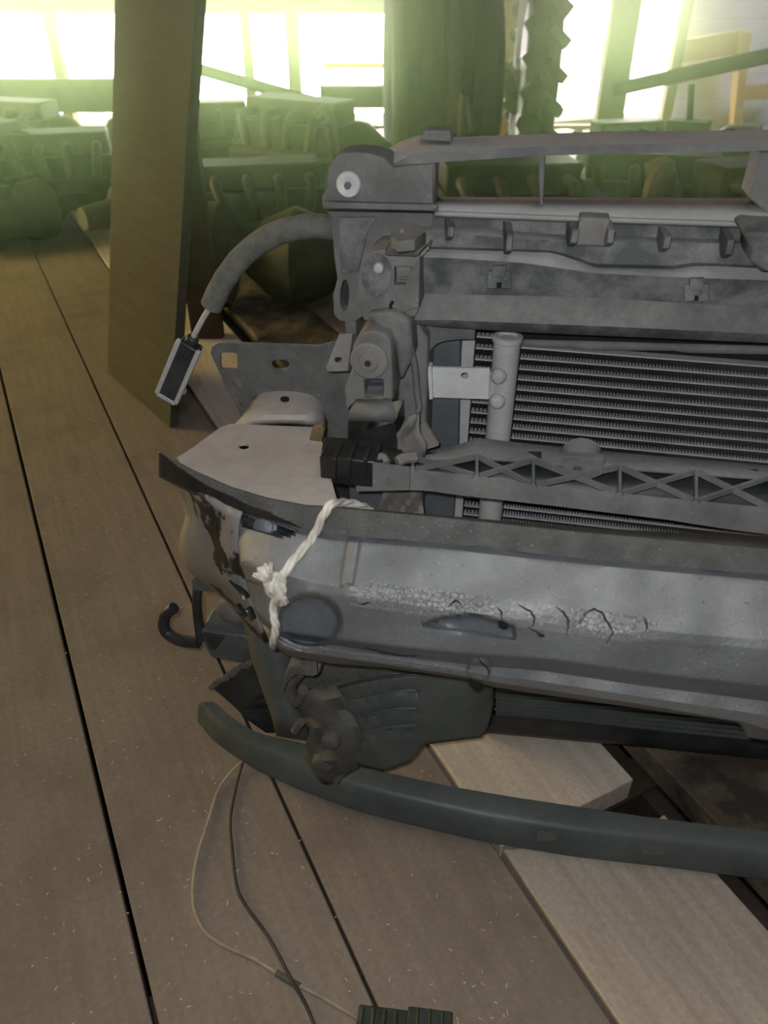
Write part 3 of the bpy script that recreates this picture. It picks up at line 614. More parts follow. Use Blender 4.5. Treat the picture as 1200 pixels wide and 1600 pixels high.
# small clamp on the left
cp = MB(); cp.slab([P(509, 574, .05), P(530, 521, .035), P(551, 521, .035), P(543, 580, .05), P(512, 581, .05)], -N * .012 - ZV * .006, [ell(528, 562, 6, 4, lambda x, y: P(x, y, .0465))]); cpo = build('clamp', cp, 'rubber', mod, bevel=.002)
cp = MB(); cp.slab(pts([(538, 500), (556, 500), (556, 545), (540, 530)], Pn(.02)), -N * .02); build('clamp_stem', cp, 'plastic', mod, bevel=.002)

# --- condenser and radiator
def zline(x, y, n=0.0): return P(x, y, n).z
uL = (P(806, 620, 0) - O0).dot(U); uR = 0.62
zt_ = 0.572
def core(mod_, name, n, u0, u1, z0, z1, pitch, tubeh, depth, fin_pitch, nameT):
    o_t = MB(); o_f = MB(); z = z1; k = 0
    while z > z0:
        o_t.box(A((u0 + u1) / 2, n - depth / 2, z), u1 - u0, depth, tubeh, U, N, ZV); z -= pitch
    z = z1
    while z - pitch > z0 - 1e-6:
        m = int((u1 - u0) / fin_pitch); zt1 = z - tubeh / 2; zb = z - pitch + tubeh / 2
        fr_, bk_ = [], []
        for i in range(m + 1):
            u_ = u0 + i * fin_pitch; zz_ = zt1 if i % 2 else zb
            fr_.append(A(u_, n - .0006, zz_)); bk_.append(A(u_, n - depth + .001, zz_))
        o_f.grid([fr_, bk_]); z -= pitch
    t = build(nameT, o_t, 'tube', mod_); f_ = build('fins', o_f, 'fin', t); return t
cond = MB()
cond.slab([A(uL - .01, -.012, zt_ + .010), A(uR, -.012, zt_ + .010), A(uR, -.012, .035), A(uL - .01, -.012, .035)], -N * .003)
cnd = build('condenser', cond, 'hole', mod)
def row_z(i): return zt_ - 0.0115 * (i + 1)
core(cnd, 'c', 0.0, uL, uR, 0.05, zt_ - .006, 0.0108, 0.0013, 0.010, 0.0015, 'condenser_core')
tp = MB(); tp.grid([[P(808 + (XR - 808) * j / 30, interp([(805, 530), (840, 531), (1200, 541)], 808 + (XR - 808) * j / 30), .002) for j in range(31)],
                    [P(808 + (XR - 808) * j / 30, interp([(805, 540), (890, 544), (893, 547), (1060, 548), (1063, 551), (1200, 554)], 808 + (XR - 808) * j / 30), .004) for j in range(31)]])
build('top_rail', tp, 'plastic', cnd, solid=.004)
# header pipe
hp = MB(); a = P(793, 530, .012); b = A((a - O0).dot(U), .012, .05)
hp.tube([a, b], .0125, 20, 0); hpo = build('header_pipe', hp, 'alu', mod)
hp = MB(); hp.lathe(a + ZV * .0, ZV, [(.0125, -.002), (.014, -.001), (.014, .003), (.0125, .004), (.010, .004), (.009, .001)], 24); build('pipe_cap', hp, 'alu', hpo)
pl = MB(); pl.slab(pts([(672, 574), (765, 576), (763, 624), (674, 621)], Pn(.030)), -N * .003, [ell(726, 587, 6, 5, Pn(.030))]); pl.slab(pts([(668, 573), (674, 573), (676, 624), (671, 624)], Pn(.036)), -N * .01)
plo = lab(build('mounting_bracket', pl, 'washer', hpo), 'flat pale rectangular bracket with one hole')
pl = MB(); pl.slab(pts([(762, 582), (786, 580), (786, 634), (762, 624)], Pn(.022)), -N * .008)
for x, y in ((779, 588), (777, 627)): pl.lathe(P(x, y, .026), N, [(.0075, -.006), (.0075, .002), (.005, .005), (.002, .0055)], 16)
build('pipe_clamp', pl, 'alu', hpo, bevel=.0008)
# radiator behind
rad = MB(); uh = (P(728, 600, -.02) - O0).dot(U); rad.box(A(uh, -.028, .31), .012, .022, .54, U, N, ZV)
for z in (.50, .44, .40, .34, .28, .16): rad.box(A(uh - .007, -.018, z), .006, .01, .012, U, N, ZV)
rdo = build('radiator', rad, 'alu', mod)
core(rdo, 'r', -.022, uh + .007, uR, .04, .588,   .0118, .0014, .010, .0020, 'radiator_core')
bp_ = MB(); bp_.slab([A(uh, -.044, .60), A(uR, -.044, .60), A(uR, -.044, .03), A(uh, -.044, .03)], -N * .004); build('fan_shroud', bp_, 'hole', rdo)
stt = MB(); f = Pn(-.005)
stt.slab(pts([(664, 530), (712, 515), (720, 520), (716, 700), (708, 820), (660, 820)], f), -N * .03); build('side_tank', stt, 'side_tank', rdo, bevel=.003)
sht = MB(); f = Pn(.028)
arch = [(668, 560), (672, 548), (682, 538), (696, 533), (715, 531), (742, 530)]
sht.slab(pts([(646, 499), (692, 503), (693, 510), (742, 512)] + arch[::-1] + [(664, 585), (645, 585)], f), -N * .002); build('sheet_bracket', sht, 'platemetal', mod, bevel=.0005)
# bottom rail of the radiator, seen under the beam
br = MB()
R = [([(760, 1119), (850, 1124), (1000, 1140), (1200, 1162)], .018), ([(760, 1140), (850, 1146), (1000, 1158), (1200, 1172)], .018), ([(760, 1142), (850, 1150), (1000, 1163), (1200, 1183)], -.0)]
br.grid(strip([(R[0][0], -.03)] + R + [(R[2][0], -.05)], 755, XR, 30)); build('bottom_rail', br, 'darkplastic', mod, solid=.003)
lv = MB()
for i in range(8):
    yy = lambda x, i=i: interp([(770, 1076 + i * 6), (1200, 1108 + i * 8)], x)
    lv.bar(P(775, yy(775), .014), P(XR, yy(XR), .014), .005, .0025)
build('louvre', lv, 'duct', mod)

# --- side air duct under the beam
du = MB(); g_ = []
def duct_n(x, y): return .125 + .03 * math.sin((x - 455) / 320 * PI) - .05 * max(0, (x - 720) / 60) ** 2 * .5
top = [(440, 1000), (520, 1010), (773, 1040)]; bot = [(470, 1140), (520, 1175), (560, 1197), (600, 1206), (640, 1192), (662, 1164), (752, 1152), (762, 1138), (772, 1098)]
for i in range(25):
    t = i / 24; r_ = []
    for j in range(61):
        s = j / 60; x = 462 + (772 - 462) * s; y0 = interp(top, x); y1 = interp(bot, x)
        y = y0 + (y1 - y0) * t; gr = 0
        for k_ in range(4):
            yc = 1078 + k_ * 30 - 26 * min(1, max(0, (x - 470) / 150)); gr += .004 * math.exp(-((y - yc) / 3.0) ** 2) * (1 if x < 655 else 0)
        r_.append(P(x, y, duct_n(x, y) - gr))
    g_.append(r_)
du.grid(g_); duo = build('air_duct', du, 'duct', mod, solid=.003)
dl = MB()
for l in ([(463, 1086), (520, 1075), (575, 1062), (640, 1054), (700, 1052)],): dl.tube([P(x, y, duct_n(x, y) + .001) for x, y in l], .0016, 6)
build('duct_lip', dl, 'darkplastic', duo)
for l in ([(520, 1103), (560, 1094), (620, 1080), (650, 1078)], [(530, 1128), (580, 1115), (620, 1107), (650, 1106)], [(545, 1150), (600, 1137), (650, 1132)]):
    dl = MB(); dl.tube([P(x, y, duct_n(x, y) + .001) for x, y in l], .0016, 6, flat=.6); build('duct_ridge', dl, 'duct', duo)
# under-duct lip
# --- vertical side strut from beam end to the lower tube
sv = MB(); rowsL = [(374, 935, 410, 925, .10), (383, 985, 445, 985, .115), (393, 1030, 462, 1030, .12), (410, 1080, 452, 1075, .12), (424, 1120, 470, 1110, .125), (432, 1150, 500, 1160, .13)]
g_ = []
for xa1, ya1, xb1, yb1, n in rowsL: g_.append([P(xa1 + (xb1 - xa1) * t, ya1 + (yb1 - ya1) * t, n + .012 * math.sin(t * PI)) for t in (0, .15, .35, .55, .75, 1)])
sv.grid(g_); build('side_strut', sv, 'lower', mod, solid=.003)
# torn black liner piece
tl = MB(); pl_ = [(329, 1074), (345, 1062), (362, 1048), (380, 1040), (398, 1030), (425, 1040), (440, 1110), (436, 1146), (415, 1146), (385, 1125), (360, 1100)]
tl.slab(pts(pl_, Pn(.075)), -N * .008); tlo = build('torn_liner', tl, 'darkplastic', mod, bevel=.002)
tr = MB(); 
for i in range(26):
    t = i / 25; x = 330 + 68 * t; y = 1073 - 42 * t + random.uniform(-2, 2); tr.lathe(P(x, y, .078), Vector((random.random() - .5, random.random() - .5, random.random())), [(.0005, -.004), (.004, -.001), (.0035, .002), (.0005, .004)], 6)
build('frayed_edge', tr, 'bracket', tlo)
lr = MB()
for y, x0_, x1_ in ((1098, 395, 428), (1112, 385, 430)): lr.tube([P(x0_, y, .078), P((x0_ + x1_) / 2, y - 3, .079), P(x1_, y + 2, .078)], .002, 6)
build('fold', lr, 'darkplastic', tlo)
# lower mounting clump that grips the tube
cl = MB(); lump = [([(456, 1085), (470, 1080), (524, 1070)], .158), ([(466, 1105), (490, 1098), (536, 1088)], .166), ([(470, 1120), (500, 1112), (548, 1108)], .160), ([(486, 1140), (510, 1132), (562, 1136)], .166), ([(476, 1165), (515, 1160), (570, 1166)], .158), ([(478, 1188), (520, 1190), (572, 1186)], .162), ([(490, 1210), (520, 1222), (560, 1200)], .154), ([(502, 1224), (515, 1232), (538, 1214)], .150)]
g_ = []
for k_, (l, n) in enumerate(lump):
    a, b, c = l; r_ = []
    for i in range(13):
        t = i / 12; x = (1 - t) ** 2 * a[0] + 2 * t * (1 - t) * b[0] + t * t * c[0]; y = (1 - t) ** 2 * a[1] + 2 * t * (1 - t) * b[1] + t * t * c[1]
        r_.append(P(x, y, n - .01 + .010 * math.sin(t * PI) + .006 * math.sin(k_ * 2.2 + t * 7)))
    g_.append(r_)
cl.grid(g_); clo = build('tube_bracket', cl, 'bracket', mod, solid=.006)
k1 = MB(); k1.lathe(P(506, 1192, .158), N, [(.014, -.012), (.014, 0), (.011, .005), (.004, .007)], 18); k1b = MB(); k1b.lathe(P(516, 1160, .168), N, [(.011, -.02), (.011, 0), (.008, .004), (.003, .005)], 16); build('bolt_boss', k1, 'bracket', clo, bevel=.002); build('bolt_boss', k1b, 'bracket', clo, bevel=.002)
k2 = MB(); k2.tube([P(474, 1078, .17), P(462, 1098, .166), P(455, 1070, .17), P(470, 1050, .18)], .006, 8); k2.tube([P(470, 1128, .168), P(461, 1142, .165)], .005, 8); build('hook', k2, 'bracket', clo)
k3 = MB(); k3.slab(pts([(450, 1042), (468, 1038), (480, 1048), (500, 1040), (500, 1052), (482, 1058), (462, 1056), (450, 1066), (444, 1082), (440, 1078), (444, 1056)], Pn(.20)), -N * .05); build('hanger', k3, 'bracket', mod, bevel=.003)
k3 = MB(); k3.lathe(P(487, 1040, .215), -ZV, [(.006, -.01), (.006, .008), (.004, .010)], 6); build('hex_bolt', k3, 'platemetal', mod)

# --- lower bumper tube on the floor
Lt = [(334, 1096), (352, 1112), (375, 1130), (400, 1144), (430, 1152), (470, 1160), (545, 1190), (600, 1206), (700, 1228), (800, 1245), (1000, 1275), (1200, 1300)]
Lb = [(310, 1130), (330, 1155), (350, 1172), (400, 1205), (470, 1237), (560, 1270), (650, 1293), (760, 1318), (900, 1341), (1050, 1358), (1200, 1378)]
def tube_rows():
    K = 60; rows = [[] for _ in range(10)]
    for j in range(K + 1):
        s = j / K
        xt = 334 + (XR - 334) * s ** 1.15; xb = 310 + (XR - 310) * s ** 1.15
        tp_ = (xt, interp(Lt, xt)); bt = (xb, interp(Lb, xb))
        bot = Z(bt[0], bt[1], .010)
        # section plane: through bottom point, face up-right of camera ray plane; depth direction away from camera
        back = -N * 1.0
        z1_ = .052
        topb = Z(tp_[0], tp_[1], z1_)
        dpt = (topb - bot); dpt.z = 0; dep = dpt
        def S(a_, b_): return bot + dep * a_ + ZV * ((z1_ - .010) * b_)
        sec = [(.10, 0), (0, .06), (-.02, .18), (.06, .40), (.10, .62), (.22, .90), (.40, 1.0), (1.0, 1.0), (1.05, .9), (1.0, 0)]
        for i, (a_, b_) in enumerate(sec): rows[i].append(S(a_, b_))
    return rows
q = MB(); q.slab(pts([(505, 700), (625, 700), (640, 830), (520, 830)], Pn(-.01)), -N * .006); build('dark_back_plate', q, 'darkplastic', mod)  # dark plate added behind the gap so that it stays black
lt = MB(); lt.grid(tube_rows(), closed=True); lto = build('lower_bumper_tube', lt, 'lower', mod)
hl = MB()
lto.name = 'lower_bumper_tube'
for cx, cy, rx in ((1022, 1328, 18), (855, 1306, 16)):
    h = MB(); zc = .040
    h.slab(rrect(cx - rx, cy - 8, cx + rx, cy + 8, 4, Zn(.0462)), -ZV * .001); build('slot', h, 'bracket', lto, bevel=.001)

# --- left hanging bits
hk = MB(); hk.tube([P(272, 950, .05), P(258, 962, .05), P(258, 985, .05), P(280, 1000, .055), P(310, 1004, .06)], .0075, 12); hko = build('bent_hook', hk, 'darkplastic', mod)
hk = MB(); hk.tube([P(309, 915, .05), P(308, 950, .05), P(314, 1000, .055)], .006, 10); build('drop_link', hk, 'darkplastic', mod)
hk = MB(); hk.slab(pts([(299, 908), (306, 900), (330, 905), (374, 915), (378, 932), (340, 926), (302, 922)], Pn(.06)), -N * .02); build('side_arm', hk, 'lower', mod, bevel=.003)
hk = MB(); hk.slab(pts([(313, 985), (330, 988), (384, 994), (400, 1010), (402, 1040), (330, 1028), (322, 1016)], Pn(.066)), -N * .04); hko = build('side_tray', hk, 'lower', mod, bevel=.003)
hk = MB(); hk.slab(pts([(316, 989), (352, 995), (335, 1018), (326, 1014)], Pn(.068)), -N * .006); build('tray_recess', hk, 'darkplastic', hko, bevel=.001)
hk = MB(); hk.lathe(P(360, 958, .045), N, [(.018, -.02), (.018, 0), (.012, .004), (.004, .005)], 22); lab(build('grommet', hk, 'rubber', mod), 'pale round grommet behind the side strut')

# --- bumper guide with crossed ribs
gd_top = [(590, 722), (648, 712), (702, 699), (749, 684), (797, 690), (860, 698), (1000, 710), (1200, 727)]
gd_rim = [(590, 726), (648, 716), (745, 714), (830, 720), (900, 728), (1000, 732), (1200, 746)]
gd_ft = [(590, 724), (641, 733), (743, 743), (847, 759), (947, 768), (1042, 778), (1200, 793)]
gd_fb = [(590, 764), (670, 767), (711, 773), (860, 790), (1042, 812), (1137, 827), (1200, 835)]
gm = MB(); nb, nf = .055, .13
nr = lambda x: nf - .035
gm.grid(strip([(gd_top, nb - .005), (gd_top, nb), (gd_rim, nr(0))], 645, XR, 60))
gm.grid(strip([(gd_ft, nf - .006), (gd_ft, nf), (gd_fb, nf + .004), (gd_fb, nf - .02)], 582, XR, 60))
gdo = build('bumper_guide', gm, 'plastic', mod, solid=.003)
rb = MB(); cols_ = [645, 745, 833, 968, 1087, 1205, 1320, 1415]
def gy(x, t):                                                       # point on the ribbed slope
    a = P(x, interp(gd_rim, x), nr(x)); b = P(x, interp(gd_ft, x), nf); return a + (b - a) * t
for a_, b_ in zip(cols_, cols_[1:]):
    rb.bar(gy(a_, 0), gy(a_, 1), .0026, .006)
    rb.bar(gy(a_ + 4, 0), gy(b_ - 4, 1), .0024, .005); rb.bar(gy(a_ + 4, 1), gy(b_ - 4, 0), .0024, .005)
build('crossed_ribs', rb, 'plastic', gdo)
rb = MB(); rb.grid([[gy(x, 0) - N * .03 - ZV * .012 for x in range(645, XR, 20)], [gy(x, 1) - N * .03 - ZV * .022 for x in range(645, XR, 20)]]); build('rib_back', rb, 'darkplastic', gdo, solid=.002)
for x, y in ((783, 711), (833, 713), (995, 728), (1050, 733), (1172, 741)):
    rb = MB(); rb.slab(rrect(x - 13, y - 5, x + 13, y + 5, 1, lambda px_, py_: P(px_, py_, .083 + (py_ - y) * .0012)), -N * .003); build('slot', rb, 'darkplastic', gdo)
dm = MB(); g_ = []
for i in range(9):
    a = PI * i / 8; xx = 908 - 33 * math.cos(a); yy_ = 710 - 26 * math.sin(a)
    g_.append([P(xx, yy_, .05), P(xx, yy_, .075), P(908 + (xx - 908) * .5, 724 + (yy_ - 710) * .3, .093), P(905, 728, .095)])
dm.grid(g_); dmo = build('dome', dm, 'plastic', gdo, solid=.003)
dm = MB(); dm.slab(pts([(875, 712), (945, 716), (940, 742), (915, 752), (880, 744)], Pn(.104)), -N * .008, [ell(902, 733, 7, 4, Pn(.104))]); build('dome_web', dm, 'plastic', gdo, bevel=.002)
# the clean black end bracket
bb = MB(); bb.slab([P(506, 682, .075), P(540, 688, .075), P(618, 690, .08), P(640, 716, .10), P(585, 720, .135), P(499, 713, .135)], -ZV * .028)
bbo = lab(build('end_bracket', bb, 'blackpaint', gdo, bevel=.002), 'clean black end bracket')
bb = MB()
for x in (522, 545, 570): bb.slab(pts([(x - 3, 716), (x + 3, 716), (x + 2, 750), (x - 2, 750)], Pn(.142)), -N * .03)
bb.slab(pts([(499, 713), (586, 722), (583, 762), (560, 764), (545, 752), (520, 746), (502, 742)], Pn(.138)), -N * .035); bbf = build('bracket_front', bb, 'blackpaint', bbo, bevel=.0015)
bb = MB(); bb.slab(pts([(582, 724), (640, 732), (640, 766), (556, 768), (556, 760), (582, 762)], Pn(.139)), -N * .003, ); bb.slab(ell(605, 750, 3, 6, Pn(.141)), -N * .004); build('end_flange', bb, 'plastic', gdo, bevel=.001)
bb = MB(); bb.tube([P(584, 724, .125), P(596, 714, .12), P(604, 724, .125)], .004, 8); bb.tube([P(620, 722, .125), P(632, 716, .12), P(650, 714, .115)], .005, 8); build('guide_horn', bb, 'rubber', gdo)
bb = MB(); bb.slab(pts([(483, 688), (487, 670), (503, 664), (506, 672), (503, 690)], Pn(.10)), -N * .008); lab(build('broken_chip', bb, 'rust', gdo, bevel=.001), 'broken brown fragment')
bb = MB(); bb.slab([P(549, 692, .100), P(555, 690, .098), P(563, 692, .100), P(560, 697, .103), P(552, 696, .103)], ZV * .0015); bb.slab([P(530, 704, .122), P(542, 700, .118), P(556, 703, .12), P(552, 708, .124), P(536, 709, .126)], ZV * .001); build('dust_patch', bb, 'rubber', bbo)

# --- release cable from the corner block
cbm = MB(); path = [P(530, 356, -.01), P(480, 354, 0), P(430, 366, .0), P(385, 395, .0), P(352, 435, 0), P(330, 478, 0)]
cp_ = catmull(path, 10)
cbm.tube(cp_, .0108, 14, 0, rfun=lambda t: 1 + .015 * math.sin(t * 260)); cbo_ = build('release_cable', cbm, 'conduit', mod)
cc = MB(); cc.tube([P(332, 474, 0), P(316, 500, 0), P(299, 533, .0)], .0028, 8); build('inner_wire', cc, 'alu', cbo_)
cc = MB(); a = P(299, 536, 0); b = P(264, 618, 0); d_ = (b - a).normalized(); cc.tube([P(302, 526, 0), P(297, 540, 0)], .007, 10, 0); cc.bar(a, b, .022, .016, N); ceo = lab(build('end_fitting', cc, 'darkplastic', cbo_, bevel=.002), 'black fitting with pale rails')
cc = MB(); sd = d_.cross(N).normalized()
for s in (-1, 1): cc.bar(a + sd * (.011 * s) + N * .006, b + sd * (.011 * s) + N * .006, .005, .006, N)
cc.bar(b + sd * .011 + N * .006, b - sd * .011 + N * .006, .005, .006, N)
for q in (.1, .86):
    o_ = a + (b - a) * q; e_ = P(310, 560, 0) if q < .5 else P(289, 610, 0); cc.tube([o_, e_], .005, 10, 0)
build('rail', cc, 'alu', ceo, bevel=.001)

# ================================================================== BUMPER BEAM
def dn(x): return 0 if x > 560 else interp([(248, -.052), (300, -.035), (360, -.02), (420, -.01), (480, -.003), (560, 0)], max(x, 248))
Rw = [
    ('b', [(248, 704), (300, 733), (360, 760), (420, 778), (480, 789), (520, 791), (700, 806), (900, 824), (1200, 838)], .200),
    ('a', [(248, 706), (300, 735), (360, 762), (420, 780), (480, 791), (520, 793), (700, 810), (900, 831), (1200, 858)], .222),
    ('c', [(248, 741), (300, 768), (345, 788), (400, 806), (470, 827), (520, 836), (700, 850), (900, 872), (1200, 899)], .230)]
beam = thing('bumper_beam', 'long dusty grey steel bumper beam with crash box, tied with twine', 'car part', A(.25, .2, 0))
fm = MB(); KX = 360
def frow(l, n): return [P(248 + (XR - 248) * j / KX, interp(l, 248 + (XR - 248) * j / KX), n + dn(248 + (XR - 248) * j / KX)) for j in range(KX + 1)]
FR = [frow(Rw[0][1], .200)]
def fmid(t): return [(x, interp(Rw[1][1], x) * (1 - t) + interp(Rw[2][1], x) * t) for x in [248 + (XR - 248) * j / 60 for j in range(61)]]
for k_ in range(21): FR.append(frow(fmid(k_ / 20), .222 + .006 * k_ / 20))
FR.append(frow([(x, y + 4) for x, y in Rw[2][1]], .222)); fm.grid(FR)
flo = lab(build('top_flange', fm, 'flange', beam, solid=.002), 'dark grimy upright top flange')
R2 = [(x, y - 2) for x, y in Rw[2][1]]; 
B_ = [(366, R2, .226), (366, [(x, y + 9) for x, y in Rw[2][1]], .2365),
      (375, [(366, 880), (430, 893), (480, 908), (550, 922), (726, 945), (878, 965), (962, 977), (1067, 990), (1200, 1000)], .268),
      (384, [(375, 905), (430, 918), (480, 922), (550, 932), (726, 956), (878, 977), (1067, 1003), (1200, 1014)], .271),
      (398, [(398, 955), (430, 985), (520, 998), (600, 1008), (720, 1020), (867, 1030), (988, 1048), (1200, 1072)], .276),
      (406, [(404, 970), (440, 996), (548, 1012), (660, 1030), (740, 1040), (844, 1048), (992, 1070), (1200, 1096)], .264),
      (414, [(410, 985), (450, 1006), (575, 1026), (723, 1048), (760, 1055), (820, 1061), (997, 1088), (1200, 1118)], .271),
      (422, [(410, 1000), (450, 1016), (575, 1034), (723, 1056), (770, 1066), (820, 1073), (1000, 1100), (1170, 1130), (1200, 1140)], .268),
      (430, [(430, 1010), (450, 1025), (520, 1037), (600, 1043), (723, 1060), (770, 1073), (820, 1081), (1000, 1107), (1150, 1128), (1158, 1134), (1168, 1152), (1200, 1156)], .254),
      (430, [(430, 1010), (450, 1025), (520, 1037), (600, 1043), (723, 1060), (770, 1073), (820, 1081), (1000, 1107), (1150, 1128), (1158, 1134), (1168, 1152), (1200, 1156)], .200)]
def inpoly(x, y, pl):
    c = False; j = len(pl) - 1
    for i in range(len(pl)):
        if (pl[i][1] > y) != (pl[j][1] > y) and x < (pl[j][0] - pl[i][0]) * (y - pl[i][1]) / (pl[j][1] - pl[i][1]) + pl[i][0]: c = not c
        j = i
    return c
def soft(x, y, pl, wd=5.0):                                         # 0 outside the outline, rising to 1 inside it
    if not inpoly(x, y, pl): return 0
    d = 1e9
    for i in range(len(pl)):
        (ax0, ay0), (bx0, by0) = pl[i - 1], pl[i]; vx, vy = bx0 - ax0, by0 - ay0
        t = max(0, min(1, ((x - ax0) * vx + (y - ay0) * vy) / (vx * vx + vy * vy))); d = min(d, math.hypot(x - ax0 - vx * t, y - ay0 - vy * t))
    t = min(1, d / wd); return t * t * (3 - 2 * t)
PKT = [(366, 800), (400, 808), (440, 818), (466, 828), (460, 834), (448, 838), (425, 836), (395, 828), (378, 820), (366, 818)]
def emb(x, y):
    e_ = 0
    r = math.hypot((x - 484) / 47, (y - 971) / 39)
    if r < 1.12: e_ -= .013 * min(1, max(0, (1.12 - r) / .22))
    e_ += .005 * soft(x, y, [(541, 838), (567, 838), (554, 918), (527, 918)], 6)
    w_ = [(648, 977), (690, 962), (735, 958), (775, 966), (806, 978), (808, 1002), (730, 991)]
    e_ -= .010 * soft(x, y, w_, 7)
    r = math.hypot(x - 748, (y - 1048))
    if r < 20: e_ += .004 * min(1, (20 - r) / 5)
    e_ -= .012 * soft(x, y, PKT, 4)
    return e_
SUB = 14; KB = 420
def brow(i, t):
    x0a, la, na = B_[i]; x0b, lb, nb_ = B_[i + 1]; r_ = []
    for j in range(KB + 1):
        s = j / KB
        xa1 = x0a + (XR - x0a) * s; xb1 = x0b + (XR - x0b) * s; x = xa1 + (xb1 - xa1) * t
        y = interp(la, xa1) * (1 - t) + interp(lb, xb1) * t; n = na + (nb_ - na) * t
        soft = .0012 * math.sin(x * .021 + y * .05) + .0008 * math.sin(x * .06)
        edge = -.02 * math.exp(-(x - x0a) / 10.0)
        r_.append((x, y, n + dn(x) + emb(x, y) + soft + edge))
    return r_
brs = []
for i in range(len(B_) - 1):
    for k_ in range(SUB if i < len(B_) - 2 else 1):
        brs.append(brow(i, k_ / SUB))
brs.append(brow(len(B_) - 2, 1))
bmb = MB(); bmb.grid([[P(*q) for q in r_] for r_ in brs])
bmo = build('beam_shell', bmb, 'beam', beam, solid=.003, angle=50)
bmo.data.materials.append(M['beam_shaded_face']); bmo.data.materials.append(M['beam_grime_shade']); bmo.data.materials.append(M['darkplastic']); bmo.data.materials.append(M['beam_crackle'])
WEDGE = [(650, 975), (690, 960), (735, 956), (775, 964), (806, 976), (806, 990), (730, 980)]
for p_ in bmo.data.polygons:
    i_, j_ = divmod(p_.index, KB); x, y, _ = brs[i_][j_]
    if inpoly(x, y, PKT): p_.material_index = 3; continue  # the pocket's inner darkness is put into its colour
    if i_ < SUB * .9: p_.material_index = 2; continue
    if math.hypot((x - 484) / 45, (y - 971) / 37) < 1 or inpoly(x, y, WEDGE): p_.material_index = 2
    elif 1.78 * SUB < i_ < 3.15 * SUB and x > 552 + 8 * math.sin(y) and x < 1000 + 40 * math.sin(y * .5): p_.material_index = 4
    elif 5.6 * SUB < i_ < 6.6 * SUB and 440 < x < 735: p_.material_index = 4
    elif i_ >= SUB * 2 and not (SUB * 6 <= i_ < SUB * 7): p_.material_index = 1  # face shade put into the colour; the lip stays lighter
def bn(x, y):                                                       # front surface of the beam under an image point
    best = None
    for r_ in brs:
        j = min(range(0, len(r_), 6), key=lambda k: abs(r_[k][0] - x)); dy = abs(r_[j][1] - y) + abs(r_[j][0] - x) * .2
        if best is None or dy < best[0]: best = (dy, r_[j][2])
    return best[1]
flo.data.materials.append(M['blackpaint'])
BLK = [(240, 700), (264, 716), (300, 745), (345, 768), (400, 792), (450, 812), (472, 826), (440, 822), (400, 812), (340, 795), (250, 750)]
for p_ in flo.data.polygons:
    i_, j_ = divmod(p_.index, KX); x = 248 + (XR - 248) * j_ / KX; t = (i_ - 1) / 20
    y = interp(Rw[1][1], x) * (1 - t) + interp(Rw[2][1], x) * t
    if i_ > 0 and inpoly(x, y + 1.2 * math.sin(x * .11), BLK): p_.material_index = 1
# cracks in its skin
def crack(l, w_=.0006):
    m = MB(); out = []
    for (x0_, y0_), (x1_, y1_) in zip(l, l[1:]):
        for k_ in range(4):
            t = k_ / 4; x = x0_ + (x1_ - x0_) * t + random.uniform(-1.2, 1.2); y = y0_ + (y1_ - y0_) * t + random.uniform(-1.2, 1.2); out.append(P(x, y, bn(x, y) + .0008))
    out.append(P(*l[-1], bn(*l[-1]) + .0008)); m.tube(out, w_, 5, 0, rfun=lambda t: .25 + math.sin(PI * t)); return m
ck = MB()
for l in ([(776, 948), (783, 956), (785, 968)], [(806, 942), (818, 950), (830, 955), (836, 968), (830, 980)], [(868, 948), (880, 956), (888, 970), (886, 992)],
          [(905, 975), (918, 955), (930, 952), (942, 958), (950, 975), (958, 988), (946, 1005)], [(1004, 962), (1012, 975), (1010, 985)], [(560, 944), (580, 941)], [(822, 978), (850, 995), (838, 993)],
          [(746, 1025), (755, 1038), (764, 1046), (763, 1058)], [(700, 948), (712, 938), (722, 946)], [(570, 1012), (600, 1022), (640, 1026), (655, 1024)]):
    m_ = crack(l); ck.add(m_.v, m_.f)
build('skin_cracks', ck, 'hole', bmo)
for x, y, r in ((787, 971, .004), (742, 1063, .005)):
    h = MB(); h.lathe(P(x, y, bn(x, y) - .002), N, [(r, 0), (r * .95, .0045)], 9); build('chip_hole', h, 'hole', bmo)
h = MB(); h.slab(ell(484, 971, 40, 32, lambda x, y: P(x, y, .258 + dn(x) - .004)), -N * .001)
# left end cap
le = MB(); f = lambda x, y: P(x, y, .125)
poly = [(262, 742), (285, 765), (345, 790), (372, 812), (380, 860), (392, 905), (404, 940), (412, 985), (405, 992), (378, 965), (350, 932), (325, 912), (300, 893), (287, 868), (285, 840), (294, 806), (288, 780)]
g_ = []
lef = [(258, 738), (284, 765), (290, 785), (295, 806), (286, 835), (285, 855), (290, 878), (305, 896), (330, 914), (355, 935), (380, 966), (405, 990)]
rig = [(380, 800), (376, 812), (374, 830), (374, 845), (376, 860), (380, 880), (384, 900), (388, 915), (394, 930), (400, 950), (408, 972), (416, 1000)]
for (xa1, ya1), (xb1, yb1) in zip(lef, rig):
    g_.append([P(xa1 + (xb1 - xa1) * t, ya1 + (yb1 - ya1) * t, .150 + .068 * t ** .7 + .004 * math.sin(t * 9 + ya1 * .03)) for t in (i_ / 10 for i_ in range(11))])
le.grid(g_); leo = build('end_cap', le, 'stained', beam, solid=.003)
for l in ([(336, 800), (342, 835), (350, 862)], [(362, 905), (380, 925), (386, 935)], [(370, 945), (384, 962), (388, 950), (396, 968)]):
    h = MB(); h.tube([P(x, y, .150 + .068 * ((x - 290) / 95) ** .7 + .003) for x, y in l], .0035, 6, flat=.3); build('black_scratch', h, 'blackpaint', leo)
